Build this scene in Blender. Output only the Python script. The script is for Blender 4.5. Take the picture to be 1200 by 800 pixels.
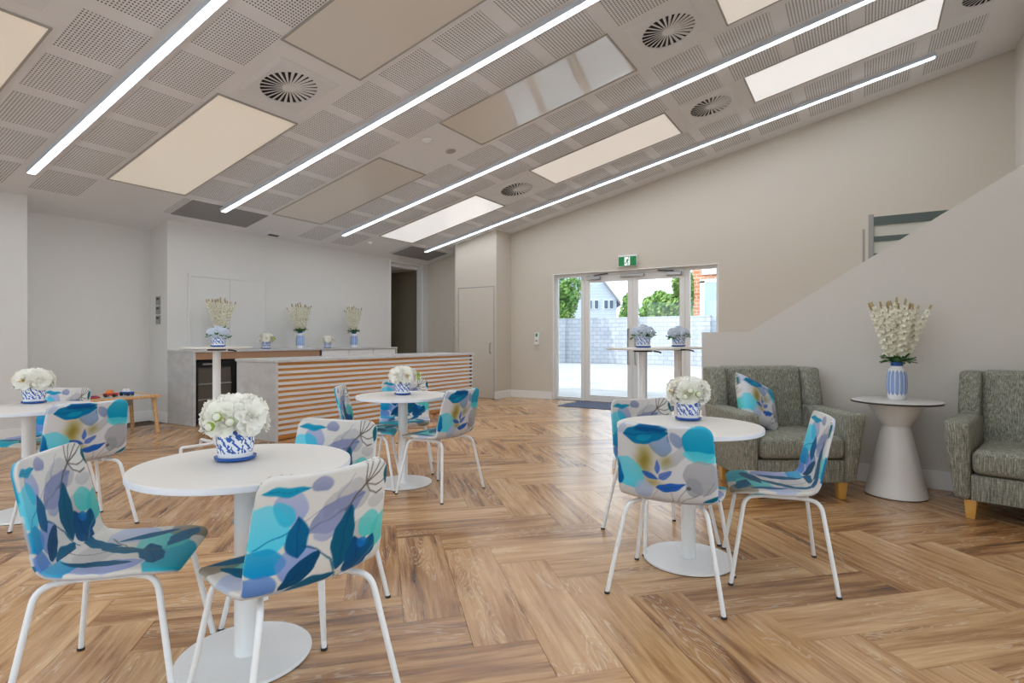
import bpy, bmesh, math, random
import numpy as np
from mathutils import Vector, Matrix
random.seed(7); np.random.seed(7)
for o in list(bpy.data.objects): bpy.data.objects.remove(o)
SC = bpy.context.scene
COL = SC.collection
PI = math.pi

# ------------------------------------------------------------------ camera
YAW = math.atan2(410, 660)
cam_d = bpy.data.cameras.new('camera'); cam = bpy.data.objects.new('camera', cam_d); COL.objects.link(cam)
cam_d.sensor_width = 36; cam_d.lens = 36*660/1200; cam_d.shift_y = -3/1200
cam_d.clip_start = .05; cam_d.clip_end = 400
cam.location = (0, 0, 1.21); cam.rotation_euler = (PI/2, 0, YAW)
SC.camera = cam

# ------------------------------------------------------------------ world, sun, exposure
def lin(c):
    return tuple((v/255/12.92 if v/255 <= .04045 else ((v/255+.055)/1.055)**2.4) for v in c)
W = bpy.data.worlds.new('World'); SC.world = W; W.use_nodes = True
bg = W.node_tree.nodes['Background']; bg.inputs[0].default_value = (.80, .90, 1, 1); bg.inputs[1].default_value = 2.2
sun_d = bpy.data.lights.new('sun', 'SUN'); sun_d.energy = 2.6; sun_d.angle = .01; sun_d.color = (1, .95, .87)
sun = bpy.data.objects.new('sun', sun_d); COL.objects.link(sun)
sun.rotation_euler = Vector((.80, .80, -1.0)).to_track_quat('-Z', 'Y').to_euler()
SC.view_settings.view_transform = 'Standard'; SC.view_settings.look = 'None'
SC.view_settings.gamma = 1; SC.view_settings.exposure = 0.45
SC.view_settings.use_curve_mapping = False
STRIP_POWER = 20.0
SC.cycles.sample_clamp_direct = 3.0
SC.cycles.use_denoising = True

# ------------------------------------------------------------------ materials
M = {}
def mat(name, col, rough=.5, metal=0, spec=.5, emit=0, ecol=None, build=None, coat=0):
    m = bpy.data.materials.new(name); m.use_nodes = True
    nt = m.node_tree; b = nt.nodes['Principled BSDF']
    b.inputs['Base Color'].default_value = (*lin(col), 1)
    b.inputs['Roughness'].default_value = rough; b.inputs['Metallic'].default_value = metal
    b.inputs['Specular IOR Level'].default_value = spec
    if coat: b.inputs['Coat Weight'].default_value = coat; b.inputs['Coat Roughness'].default_value = .04
    if emit:
        b.inputs['Emission Color'].default_value = (*lin(ecol or col), 1); b.inputs['Emission Strength'].default_value = emit
    if build: build(nt, b)
    M[name] = m; return m
def N(nt, t, **k):
    n = nt.nodes.new(t)
    for a, v in k.items():
        if a.startswith('i_'): n.inputs[a[2:].replace('_', ' ')].default_value = v
        else: setattr(n, a, v)
    return n
def L(nt, a, b): nt.links.new(a, b)
def mth(nt, op, a, b=None, c=None):
    n = N(nt, 'ShaderNodeMath', operation=op)
    for i, v in enumerate((a, b, c)):
        if v is None: continue
        if isinstance(v, (int, float)): n.inputs[i].default_value = v
        else: L(nt, v, n.inputs[i])
    return n.outputs[0]
def ramp(nt, fac, stops):
    r = N(nt, 'ShaderNodeValToRGB'); e = r.color_ramp.elements
    while len(e) < len(stops): e.new(.5)
    for i, (p, c) in enumerate(stops):
        e[i].position = p; e[i].color = (*lin(c), 1)
    L(nt, fac, r.inputs[0]); return r.outputs[0]
def mixc(nt, fac, a, b, blend='MIX'):
    n = N(nt, 'ShaderNodeMix', data_type='RGBA', blend_type=blend)
    for s, v in ((0, fac), (6, a), (7, b)):
        if isinstance(v, (int, float)): n.inputs[s].default_value = v
        elif isinstance(v, tuple): n.inputs[s].default_value = (*lin(v), 1)
        else: L(nt, v, n.inputs[s])
    return n.outputs[2]
def coords(nt, kind='Object', scale=(1, 1, 1), rot=(0, 0, 0)):
    t = N(nt, 'ShaderNodeTexCoord'); m = N(nt, 'ShaderNodeMapping')
    m.inputs['Scale'].default_value = scale; m.inputs['Rotation'].default_value = rot
    L(nt, t.outputs[kind], m.inputs[0]); return m.outputs[0]
def noise(nt, vec, scale, detail=4, rough=.55, dist=0):
    n = N(nt, 'ShaderNodeTexNoise'); n.inputs['Scale'].default_value = scale; n.inputs['Detail'].default_value = detail
    n.inputs['Roughness'].default_value = rough; n.inputs['Distortion'].default_value = dist
    L(nt, vec, n.inputs['Vector']); return n.outputs[0]
def bump(nt, b, h, strength=.2, dist=.01):
    n = N(nt, 'ShaderNodeBump'); n.inputs['Strength'].default_value = strength; n.inputs['Distance'].default_value = dist
    L(nt, h, n.inputs['Height']); L(nt, n.outputs[0], b.inputs['Normal'])

def b_paint(nt, b):
    v = coords(nt); h = noise(nt, v, 180, 3); bump(nt, b, h, .05, .002)
mat('wall_paint_beige', (208, 199, 185), .75, build=b_paint)
mat('wall_paint', (214, 208, 199), .75, build=b_paint)
mat('wall_paint_cool', (222, 220, 216), .7, build=b_paint)
mat('ceiling_paint', (232, 233, 235), .7, build=b_paint)
mat('trim_paint', (238, 237, 234), .45)
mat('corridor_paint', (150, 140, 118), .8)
def b_perf(nt, b):
    uv = N(nt, 'ShaderNodeUVMap'); s = N(nt, 'ShaderNodeSeparateXYZ'); L(nt, uv.outputs[0], s.inputs[0])
    fx = mth(nt, 'SUBTRACT', mth(nt, 'FRACT', mth(nt, 'DIVIDE', s.outputs[0], .0305)), .5)
    fy = mth(nt, 'SUBTRACT', mth(nt, 'FRACT', mth(nt, 'DIVIDE', s.outputs[1], .026)), .5)
    dx = mth(nt, 'MULTIPLY', fx, .0305); dy = mth(nt, 'MULTIPLY', fy, .026)
    d = mth(nt, 'SQRT', mth(nt, 'ADD', mth(nt, 'MULTIPLY', dx, dx), mth(nt, 'MULTIPLY', dy, dy)))
    k = mth(nt, 'LESS_THAN', d, .0073)
    L(nt, mixc(nt, k, (232, 233, 235), (62, 52, 47)), b.inputs['Base Color'])
mat('perforated_board', (222, 219, 214), .7, build=b_perf)
mat('strip_glow', (246, 250, 255), .4, emit=STRIP_POWER, ecol=(238, 246, 255))
mat('housing', (212, 220, 230), .4)
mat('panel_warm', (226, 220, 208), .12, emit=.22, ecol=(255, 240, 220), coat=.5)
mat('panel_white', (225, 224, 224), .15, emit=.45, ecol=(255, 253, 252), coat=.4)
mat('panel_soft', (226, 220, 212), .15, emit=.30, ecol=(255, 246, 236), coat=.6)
def b_gloss(nt, b):
    b.inputs['IOR'].default_value = 1.9
mat('panel_satin', (228, 224, 217), .32, coat=.3)
mat('panel_gloss', (228, 222, 213), .06, coat=1, spec=.9, build=b_gloss)
mat('panel_trim', (170, 166, 160), .5)
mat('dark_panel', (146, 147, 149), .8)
mat('vent_plate', (226, 227, 229), .45)
mat('vent_dark', (34, 32, 36), .9)
mat('white_metal', (240, 240, 240), .35)
mat('table_white', (224, 218, 210), .35)
mat('table_edge', (236, 238, 246), .4)
mat('rubber', (36, 36, 38), .7)
mat('steel', (186, 186, 184), .3, 1)
mat('brushed', (170, 170, 168), .38, .7)
mat('black', (22, 22, 24), .35)
mat('grey_box', (150, 150, 148), .5)
def b_wood(nt, b):
    at = N(nt, 'ShaderNodeAttribute', attribute_name='tone'); tone = at.outputs['Fac']
    uv = N(nt, 'ShaderNodeUVMap')
    def mp(sx, sy):
        m = N(nt, 'ShaderNodeMapping'); m.inputs['Scale'].default_value = (sx, sy, 1); L(nt, uv.outputs[0], m.inputs[0]); return m.outputs[0]
    broad = noise(nt, mp(.7, 6), 2.0, 3, .5, .8)
    mid = noise(nt, mp(1.1, 20), 2.0, 5, .65, .6)
    fine = noise(nt, mp(3, 140), 2.2, 3, .6)
    cat = noise(nt, mp(.75, 4.2), 1.6, 2, .45)
    cont = mth(nt, 'ABSOLUTE', mth(nt, 'SINE', mth(nt, 'MULTIPLY', cat, 85)))
    reg = noise(nt, mp(.9, 3.5), 1.7, 1)
    f = mth(nt, 'ADD', mth(nt, 'MULTIPLY', broad, .55), mth(nt, 'MULTIPLY', mid, .48))
    f = mth(nt, 'ADD', f, mth(nt, 'MULTIPLY', fine, .12))
    f = mth(nt, 'ADD', f, mth(nt, 'MULTIPLY', tone, .13))
    c = ramp(nt, f, [(.44, (96, 62, 36)), (.55, (150, 105, 65)), (.66, (186, 142, 96)), (.82, (212, 173, 127))])
    lf = mth(nt, 'MULTIPLY', mth(nt, 'LESS_THAN', cont, .42), mth(nt, 'GREATER_THAN', reg, .54))
    lf = mth(nt, 'MULTIPLY', lf, mth(nt, 'GREATER_THAN', fine, .46))
    c2 = mixc(nt, mth(nt, 'MULTIPLY', lf, .38), c, (230, 210, 184))
    L(nt, c2, b.inputs['Base Color'])
    r = mth(nt, 'ADD', .17, mth(nt, 'MULTIPLY', fine, .16)); L(nt, r, b.inputs['Roughness'])
    bump(nt, b, fine, .05, .002)
mat('oak_plank', (190, 145, 100), .35, build=b_wood, spec=.75)
mat('plank_joint', (84, 58, 38), .8)
def b_tweed(nt, b):
    n1 = noise(nt, coords(nt, 'Object', (190, 190, 12)), 1, 3, .7)
    n2 = noise(nt, coords(nt, 'Object', (40, 40, 420)), 1, 2, .6)
    f = mth(nt, 'ADD', mth(nt, 'MULTIPLY', n1, .72), mth(nt, 'MULTIPLY', n2, .28))
    L(nt, ramp(nt, f, [(.33, (68, 68, 60)), (.46, (124, 124, 112)), (.56, (156, 155, 141)), (.68, (212, 209, 192))]), b.inputs['Base Color'])
    bump(nt, b, f, .35, .004)
mat('tweed', (100, 100, 90), .9, build=b_tweed, spec=.2)
mat('honey_wood', (222, 168, 84), .4)
def b_pine(nt, b):
    n = noise(nt, coords(nt, 'Object', (3, 40, 40)), 1, 4)
    L(nt, ramp(nt, n, [(.3, (196, 146, 90)), (.7, (226, 184, 132))]), b.inputs['Base Color'])
mat('pine', (215, 170, 115), .45, build=b_pine)
def b_slatwood(nt, b):
    n = noise(nt, coords(nt, 'Object', (60, 2, 60)), 1, 4)
    L(nt, ramp(nt, n, [(.3, (206, 136, 62)), (.7, (236, 172, 98))]), b.inputs['Base Color'])
mat('slat_timber', (200, 135, 70), .4, build=b_slatwood)
mat('rail_timber', (172, 132, 104), .35)
mat('batten_grey', (218, 218, 218), .35)
def b_conc(nt, b):
    n = noise(nt, coords(nt, 'Object', (2, 2, 3)), 2.5, 5, .6)
    L(nt, ramp(nt, n, [(.3, (186, 185, 183)), (.7, (206, 205, 203))]), b.inputs['Base Color'])
mat('counter_grey', (164, 163, 160), .4, build=b_conc)
def b_print(nt, b):
    a = N(nt, 'ShaderNodeVertexColor', layer_name='print')
    w = noise(nt, coords(nt, 'Object', (1, 1, 1)), 900, 2)
    L(nt, a.outputs[0], b.inputs['Base Color']); bump(nt, b, w, .06, .002)
mat('print_fabric', (215, 212, 208), .5, build=b_print, spec=.15)
def b_petal(nt, b):
    out = [n for n in nt.nodes if n.type == 'OUTPUT_MATERIAL'][0]
    t = N(nt, 'ShaderNodeBsdfTranslucent'); t.inputs[0].default_value = b.inputs['Base Color'].default_value
    x = N(nt, 'ShaderNodeMixShader'); x.inputs[0].default_value = .30
    L(nt, b.outputs[0], x.inputs[1]); L(nt, t.outputs[0], x.inputs[2]); L(nt, x.outputs[0], out.inputs[0])
mat('petal', (255, 252, 243), .6, spec=.2, build=b_petal)
mat('petal_cream', (254, 251, 236), .6, spec=.2, build=b_petal)
mat('petal_blue', (232, 238, 248), .6, spec=.2, build=b_petal)
mat('stamen', (214, 176, 62), .7)
mat('bud_green', (150, 176, 62), .6)
mat('leaf', (66, 122, 48), .5)
mat('sepal', (186, 164, 120), .6)
mat('stem', (112, 138, 76), .6)
mat('cobalt', (38, 92, 172), .25)
mat('ceramic', (238, 238, 240), .2)
def b_potprint(nt, b):
    uv = N(nt, 'ShaderNodeUVMap'); s = N(nt, 'ShaderNodeSeparateXYZ'); L(nt, uv.outputs[0], s.inputs[0])
    nz = N(nt, 'ShaderNodeTexNoise'); nz.inputs['Scale'].default_value = 5; nz.inputs['Detail'].default_value = 1
    mp = N(nt, 'ShaderNodeMapping'); mp.inputs['Scale'].default_value = (4, 9, 1); L(nt, uv.outputs[0], mp.inputs[0]); L(nt, mp.outputs[0], nz.inputs['Vector'])
    w = mth(nt, 'MULTIPLY', mth(nt, 'SUBTRACT', nz.outputs[0], .5), 11)
    a = mth(nt, 'ADD', mth(nt, 'MULTIPLY', s.outputs[0], 2*PI*11), w); c = mth(nt, 'SUBTRACT', mth(nt, 'MULTIPLY', s.outputs[1], 2*PI*24), w)
    p = mth(nt, 'ADD', mth(nt, 'MULTIPLY', mth(nt, 'SINE', a), mth(nt, 'SINE', c)), mth(nt, 'MULTIPLY', mth(nt, 'SINE', mth(nt, 'ADD', mth(nt, 'MULTIPLY', a, 1.9), c)), .6))
    k = mth(nt, 'GREATER_THAN', p, .12)
    L(nt, mixc(nt, k, (238, 240, 246), (52, 96, 176)), b.inputs['Base Color'])
mat('pot_print', (200, 210, 230), .25, build=b_potprint)
def b_vase(nt, b):
    uv = N(nt, 'ShaderNodeUVMap'); s = N(nt, 'ShaderNodeSeparateXYZ'); L(nt, uv.outputs[0], s.inputs[0])
    a = mth(nt, 'FRACT', mth(nt, 'MULTIPLY', s.outputs[0], 14))
    tri = mth(nt, 'ABSOLUTE', mth(nt, 'SUBTRACT', a, .5))
    nz = noise(nt, uv.outputs[0], 20, 2)
    lo = mth(nt, 'GREATER_THAN', s.outputs[1], mth(nt, 'ADD', .035, mth(nt, 'MULTIPLY', tri, .05)))
    hi = mth(nt, 'LESS_THAN', s.outputs[1], mth(nt, 'SUBTRACT', .235, mth(nt, 'MULTIPLY', tri, .05)))
    st = mth(nt, 'LESS_THAN', tri, mth(nt, 'ADD', .30, mth(nt, 'MULTIPLY', nz, .16)))
    k = mth(nt, 'MULTIPLY', mth(nt, 'MULTIPLY', lo, hi), mth(nt, 'ADD', mth(nt, 'MULTIPLY', st, .55), .35))
    L(nt, mixc(nt, k, (240, 240, 242), (120, 150, 204)), b.inputs['Base Color'])
mat('vase_stripe', (190, 200, 220), .25, build=b_vase)
def b_mat(nt, b):
    v = coords(nt, 'Object', (1, 1, 1)); c = N(nt, 'ShaderNodeTexChecker'); c.inputs['Scale'].default_value = 11
    L(nt, v, c.inputs[0]); c.inputs[1].default_value = (*lin((74, 86, 112)), 1); c.inputs[2].default_value = (*lin((96, 106, 130)), 1)
    L(nt, c.outputs[0], b.inputs['Base Color'])
mat('door_mat', (84, 95, 120), .95, build=b_mat)
def b_glass(nt, b):
    out = [n for n in nt.nodes if n.type == 'OUTPUT_MATERIAL'][0]
    t = N(nt, 'ShaderNodeBsdfTransparent'); t.inputs[0].default_value = (.96, .98, .98, 1)
    g = N(nt, 'ShaderNodeBsdfGlossy'); g.inputs['Roughness'].default_value = .01
    f = N(nt, 'ShaderNodeFresnel'); f.inputs[0].default_value = 1.45
    x = N(nt, 'ShaderNodeMixShader'); L(nt, f.outputs[0], x.inputs[0]); L(nt, t.outputs[0], x.inputs[1]); L(nt, g.outputs[0], x.inputs[2])
    L(nt, x.outputs[0], out.inputs[0])
mat('glass', (240, 245, 245), .02, build=b_glass)
mat('fridge_glass', (96, 90, 82), .08, spec=.6)
mat('frame_white', (232, 230, 226), .4)
mat('exit_green', (0, 118, 60), .4, emit=.12, ecol=(0, 130, 60))
mat('exit_white', (240, 246, 244), .4, emit=.4)
mat('table_grey', (206, 203, 198), .3)
mat('edge_dark', (58, 54, 54), .5)
mat('pedestal', (240, 237, 232), .4)
mat('toy_red', (196, 52, 34), .4); mat('toy_blue', (40, 90, 170), .4); mat('toy_orange', (226, 128, 40), .4)
mat('balustrade', (156, 152, 148), .4, .4); mat('rail_dark', (86, 96, 92), .4, .2); mat('balus_glass', (212, 211, 198), .2)
# outdoors
def b_pave(nt, b):
    n = noise(nt, coords(nt, 'Object'), 1.2, 5, .6)
    L(nt, ramp(nt, n, [(.3, (146, 146, 148)), (.7, (172, 172, 172))]), b.inputs['Base Color'])
mat('paving', (190, 190, 190), .8, build=b_pave)
def brick_build(c1, c2, mo):
    def f(nt, b):
        v = coords(nt, 'Object', (1, 1, 1), (PI/2, 0, 0))
        t = N(nt, 'ShaderNodeTexBrick'); t.inputs['Scale'].default_value = 1
        t.inputs['Brick Width'].default_value = .40; t.inputs['Row Height'].default_value = .20; t.inputs['Mortar Size'].default_value = .012
        for i, c in ((1, c1), (2, c2), (3, mo)): t.inputs[i].default_value = (*lin(c), 1)
        L(nt, v, t.inputs[0]); L(nt, t.outputs[0], b.inputs['Base Color']); bump(nt, b, t.outputs[1], .4, .01)
    return f
mat('white_brick', (235, 236, 238), .8, build=brick_build((178, 181, 188), (164, 169, 178), (132, 140, 156)))
mat('red_brick', (190, 120, 84), .8, build=brick_build((200, 128, 92), (182, 108, 74), (214, 204, 190)))
def b_weather(nt, b):
    v = coords(nt, 'Object'); s = N(nt, 'ShaderNodeSeparateXYZ'); L(nt, v, s.inputs[0])
    k = mth(nt, 'LESS_THAN', mth(nt, 'FRACT', mth(nt, 'MULTIPLY', s.outputs[2], 4)), .08)
    L(nt, mixc(nt, k, (176, 186, 202), (136, 148, 168)), b.inputs['Base Color'])
mat('weatherboard', (230, 234, 240), .7, build=b_weather)
mat('roof_tin', (126, 130, 136), .5); mat('house_window', (60, 84, 104), .15); mat('shutter', (168, 190, 206), .5)
def b_leaf(nt, b):
    n = noise(nt, coords(nt, 'Object'), 2.2, 3)
    L(nt, ramp(nt, n, [(.3, (60, 104, 46)), (.5, (104, 146, 66)), (.72, (164, 188, 98))]), b.inputs['Base Color'])
mat('foliage', (98, 140, 64), .6, build=b_leaf); mat('bark', (104, 86, 68), .9)

# ------------------------------------------------------------------ mesh helpers
class MB:
    def __init__(s): s.v = []; s.f = []; s.uv = {}
    def add(s, vs, fs):
        o = len(s.v); s.v += [tuple(p) for p in vs]; s.f += [tuple(i+o for i in f) for f in fs]; return s
    def hexa(s, p):   # 8 corners: bottom 0-3 (ccw), top 4-7
        return s.add(p, [(3, 2, 1, 0), (4, 5, 6, 7), (0, 1, 5, 4), (1, 2, 6, 5), (2, 3, 7, 6), (3, 0, 4, 7)])
    def box(s, x0, x1, y0, y1, z0, z1):
        return s.hexa([(x0, y0, z0), (x1, y0, z0), (x1, y1, z0), (x0, y1, z0), (x0, y0, z1), (x1, y0, z1), (x1, y1, z1), (x0, y1, z1)])
    def prism(s, poly, a0, a1, axis='y'):   # poly in the plane across axis
        n = len(poly)
        P = {'y': lambda p, a: (p[0], a, p[1]), 'x': lambda p, a: (a, p[0], p[1]), 'z': lambda p, a: (p[0], p[1], a)}[axis]
        vs = [P(p, a0) for p in poly] + [P(p, a1) for p in poly]
        fs = [tuple(range(n))[::-1], tuple(range(n, 2*n))] + [(i, (i+1) % n, n+(i+1) % n, n+i) for i in range(n)]
        return s.add(vs, fs)
    def tube(s, pts, r, n=10, cap=True, closed=False):
        pts = [Vector(p) for p in pts]; rs = r if isinstance(r, (list, tuple)) else [r]*len(pts)
        up = None; vs = []
        for i, p in enumerate(pts):
            a = pts[i-1] if i else pts[0]; b = pts[i+1] if i+1 < len(pts) else pts[-1]
            d = (b-a).normalized()
            if up is None: up = d.orthogonal().normalized()
            up = (up-d*up.dot(d)).normalized(); w = d.cross(up)
            for k in range(n):
                t = 2*PI*k/n; vs.append(p+(up*math.cos(t)+w*math.sin(t))*rs[i])
        fs = [(i*n+k, i*n+(k+1) % n, (i+1)*n+(k+1) % n, (i+1)*n+k) for i in range(len(pts)-1) for k in range(n)]
        if cap: fs += [tuple(range(n))[::-1], tuple(range((len(pts)-1)*n, len(pts)*n))]
        return s.add(vs, fs)
    def lathe(s, prof, n=32, c=(0, 0, 0)):   # prof: (r, z) bottom to top; uv = (angle, height)
        o = len(s.v); vs = []
        for r, z in prof:
            for k in range(n+1):
                t = 2*PI*k/n; vs.append((c[0]+r*math.cos(t), c[1]+r*math.sin(t), c[2]+z)); s.uv[o+len(vs)-1] = (k/n, z)
        m = n+1
        s.add(vs, [(i*m+k, i*m+k+1, (i+1)*m+k+1, (i+1)*m+k) for i in range(len(prof)-1) for k in range(n)])
        return s
    def disc(s, r, z0, z1, n=48, c=(0, 0), bev=0):
        ring = [(c[0]+math.cos(2*PI*k/n), c[1]+math.sin(2*PI*k/n)) for k in range(n)]
        prof = [(r, z0), (r, z1)] if not bev else [(r-bev, z0), (r, z0+bev), (r, z1-bev), (r-bev, z1)]
        vs = []
        for rr, z in prof:
            for k in range(n): vs.append((c[0]+rr*math.cos(2*PI*k/n), c[1]+rr*math.sin(2*PI*k/n), z))
        m = len(prof)
        fs = [(i*n+k, i*n+(k+1) % n, (i+1)*n+(k+1) % n, (i+1)*n+k) for i in range(m-1) for k in range(n)]
        fs += [tuple(range(n))[::-1], tuple(range((m-1)*n, m*n))]
        return s.add(vs, fs)
    def mesh(s, name, m=None, smooth=False, bevel=0, seg=2):
        me = bpy.data.meshes.new(name); me.from_pydata(s.v, [], s.f)
        if s.uv:
            ul = me.uv_layers.new(name='UVMap')
            for lp in me.loops: ul.data[lp.index].uv = s.uv.get(lp.vertex_index, (0, 0))
        if bevel:
            bm = bmesh.new(); bm.from_mesh(me); bmesh.ops.recalc_face_normals(bm, faces=bm.faces)
            bmesh.ops.bevel(bm, geom=list(bm.edges), offset=bevel, segments=seg, profile=.5, affect='EDGES', clamp_overlap=True)
            bm.to_mesh(me); bm.free()
        if smooth:
            me.polygons.foreach_set('use_smooth', [True]*len(me.polygons))
            if smooth != 'all': me.set_sharp_from_angle(angle=math.radians(40))
        if m: me.materials.append(M[m] if isinstance(m, str) else m)
        me.update(); return me
def link(name, me, parent=None, loc=(0, 0, 0), rot=(0, 0, 0)):
    o = bpy.data.objects.new(name, me); COL.objects.link(o); o.location = loc; o.rotation_euler = rot
    if parent: o.parent = parent
    return o
def part(name, mb, m, parent=None, smooth=False, bevel=0, seg=2, loc=(0, 0, 0), rot=(0, 0, 0)):
    return link(name, mb.mesh(name, m, smooth, bevel, seg), parent, loc, rot)
def tag(o, label, cat, group=None):
    o['label'] = label; o['category'] = cat
    if group: o['group'] = group
    return o
def thing(name, label, cat, loc=(0, 0, 0), rz=0, group=None):
    o = bpy.data.objects.new(name, None); COL.objects.link(o); o.empty_display_size = .1
    o.location = loc; o.rotation_euler = (0, 0, rz)
    return tag(o, label, cat, group)
def struct(name, mb, m, **k):
    o = part(name, mb, m, **k); o['kind'] = 'structure'; return o
def copy_tree(o, parent=None):
    c = o.copy(); COL.objects.link(c); c.parent = parent
    for ch in o.children: copy_tree(ch, c)
    return c
def put(o, loc, rz, label=None, group=None):
    o.location = loc; o.rotation_euler = (0, 0, rz)
    if label: o['label'] = label
    if group: o['group'] = group
    return o

# camera projection, only used to see which floor boards and ceiling boards are in view
CY, SY = math.cos(YAW), math.sin(YAW)
def seen(P, mg=40):
    d = -P[0]*SY+P[1]*CY
    if d < .1: return None
    x = 600+660*(P[0]*CY+P[1]*SY)/d; y = 397-660*(P[2]-1.21)/d
    return x, y, -mg < x < 1200+mg and -mg < y < 800+mg

# ------------------------------------------------------------------ room shell
XB, YD, XR, YF = -8.5, 10.0, 1.75, -3.0
CA, CB = 4.735, .2126
def cz(x): return CA+CB*x
BETA = -math.atan(CB)
def wall_x(name, x0, x1, segs, m='wall_paint_cool'):   # wall across X; segs: list of (y0,y1,z0,z1 or None=to ceiling)
    mb = MB()
    for y0, y1, z0, z1 in segs:
        a, b = (cz(x0), cz(x1)) if z1 is None else (z1, z1)
        mb.hexa([(x0, y0, z0), (x1, y0, z0), (x1, y1, z0), (x0, y1, z0), (x0, y0, a), (x1, y0, b), (x1, y1, b), (x0, y1, a)])
    return struct(name, mb, m)
def wall_y(name, y0, y1, segs, m='wall_paint_beige'):
    mb = MB()
    for x0, x1, z0, z1 in segs:
        mb.prism([(x0, z0), (x1, z0), (x1, cz(x1) if z1 is None else z1), (x0, cz(x0) if z1 is None else z1)], y0, y1, 'y')
    return struct(name, mb, m)
NX = -8.98
cm = MB()
cm.hexa([(-9.2, YF-.2, cz(-9.2)), (XR+.2, YF-.2, cz(XR+.2)), (XR+.2, YD+.2, cz(XR+.2)), (-9.2, YD+.2, cz(-9.2)),
    (-9.2, YF-.2, cz(-9.2)+.15), (XR+.2, YF-.2, cz(XR+.2)+.15), (XR+.2, YD+.2, cz(XR+.2)+.15), (-9.2, YD+.2, cz(-9.2)+.15)])
CEIL = struct('ceiling', cm, 'ceiling_paint')
wall_x('wall_left', XB-.12, XB, [(YF, 2.67, 0, None), (4.27, 8.80, 0, None), (8.80, 9.80, 2.86, None), (9.80, YD, 0, None)])
nm = MB()
nm.hexa([(NX-.1, 2.55, 0), (NX, 2.55, 0), (NX, 4.39, 0), (NX-.1, 4.39, 0), (NX-.1, 2.55, cz(NX-.1)), (NX, 2.55, cz(NX)), (NX, 4.39, cz(NX)), (NX-.1, 4.39, cz(NX-.1))])
for y0, y1 in ((2.55, 2.67), (4.27, 4.39)):
    nm.hexa([(NX, y0, 0), (XB-.12, y0, 0), (XB-.12, y1, 0), (NX, y1, 0), (NX, y0, cz(NX)), (XB-.12, y0, cz(XB-.12)), (XB-.12, y1, cz(XB-.12)), (NX, y1, cz(NX))])
struct('wall_niche', nm, 'wall_paint_cool')
OX0, OX1, OZ = -5.25, -2.07, 2.50
wall_y('wall_back', YD, YD+.22, [(XB-.12, OX0, 0, None), (OX0, OX1, OZ, None), (OX1, XR+.12, 0, None)])
# closet box with a flush door, standing in front of the back wall
CLX0, CLX1, CLY = -7.28, -6.24, 9.45
wall_y('wall_closet', CLY, YD, [(CLX0, CLX1, 0, None)])
wall_x('wall_right', XR, XR+.12, [(YF, -2.0, 0, None), (-2.0, 3.2, 0, .3), (-2.0, 3.2, 2.7, None), (3.2, YD, 0, None)], 'wall_paint')
wall_y('wall_front', YF-.15, YF, [(XB-.12, -7.8, 0, None), (-7.8, -.2, 2.8, None), (-5.4, -5.2, 0, 2.8), (-2.8, -2.6, 0, 2.8), (-.2, XR+.12, 0, None)])
struct('wall_stair', MB().prism([(-1.33, 0), (XR, 0), (XR, 2.99), (-.9, 1.275), (-1.33, 1.275)], 5.66, 5.80, 'y'), 'wall_paint')  # greyer paint than the back wall, their difference in shading put into colour
# dark corridor behind the opening
cw = MB(); cw.box(-10.6, -10.5, 8.6, 10.0, 0, 2.78).box(-10.5, XB-.12, 8.6, 8.7, 0, 2.78).box(-10.5, XB-.12, 9.9, 10.0, 0, 2.78)
struct('wall_corridor', cw, 'corridor_paint')
cc = struct('ceiling_corridor', MB().box(-10.6, XB-.12, 8.6, 10, 2.78, 2.86), 'ceiling_paint')
# closing slab behind the niche walls keeps daylight out
# ------------------------------------------------------------------ floor with herringbone boards
FLOOR = struct('floor', MB().box(-10.6, XR+.12, YF-.15, YD+.22, -.12, -.0045), 'plank_joint')
PL, PWD = 1.04, .26
OXp, OYp = -2.03, 2.535
R2 = math.sqrt(.5)
def clip(poly, f):
    out = []
    for i in range(len(poly)):
        a, b = poly[i], poly[(i+1) % len(poly)]; fa, fb = f(a), f(b)
        if fa >= 0: out.append(a)
        if (fa >= 0) != (fb >= 0):
            t = fa/(fa-fb); out.append(tuple(a[k]+(b[k]-a[k])*t for k in range(len(a))))
    return out
boards = []
for n in range(-40, 40):
    for m in range(-12, 12):
        for kind in (0, 1):
            p0, q0 = n*PWD+m*PL, n*PWD-m*PL
            g = .0006
            rect = (p0+g, p0+PL-g, q0+g, q0+PWD-g) if kind == 0 else (p0+g, p0+PWD-g, q0+PWD+g, q0+PWD+PL-g)
            ru, rv = random.uniform(0, 50), random.uniform(0, 50)
            poly = []
            for p, q in ((rect[0], rect[2]), (rect[1], rect[2]), (rect[1], rect[3]), (rect[0], rect[3])):
                lu, lv = (p-rect[0], q-rect[2]) if kind == 0 else (q-rect[2], p-rect[0])
                poly.append((OXp+(p+q)*R2, OYp+(q-p)*R2, ru+lu, rv+lv))
            for f in (lambda a: a[0]-(XB+.001), lambda a: (XR-.001)-a[0], lambda a: a[1]-YF, lambda a: (YD-.001)-a[1]):
                if poly: poly = clip(poly, f)
            if len(poly) < 3: continue
            pr = [seen((a[0], a[1], 0), 10) for a in poly]
            area = 0
            cx_, cy_ = sum(a[0] for a in poly)/len(poly), sum(a[1] for a in poly)/len(poly)
            if all(pr) and any(p[2] for p in pr):
                area = abs(sum(pr[i-1][0]*pr[i][1]-pr[i][0]*pr[i-1][1] for i in range(len(pr))))/2
            elif any(p and p[2] for p in pr): area = 5000
            boards.append((area, poly, random.random()))
boards.sort(key=lambda b: -b[0])
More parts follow.
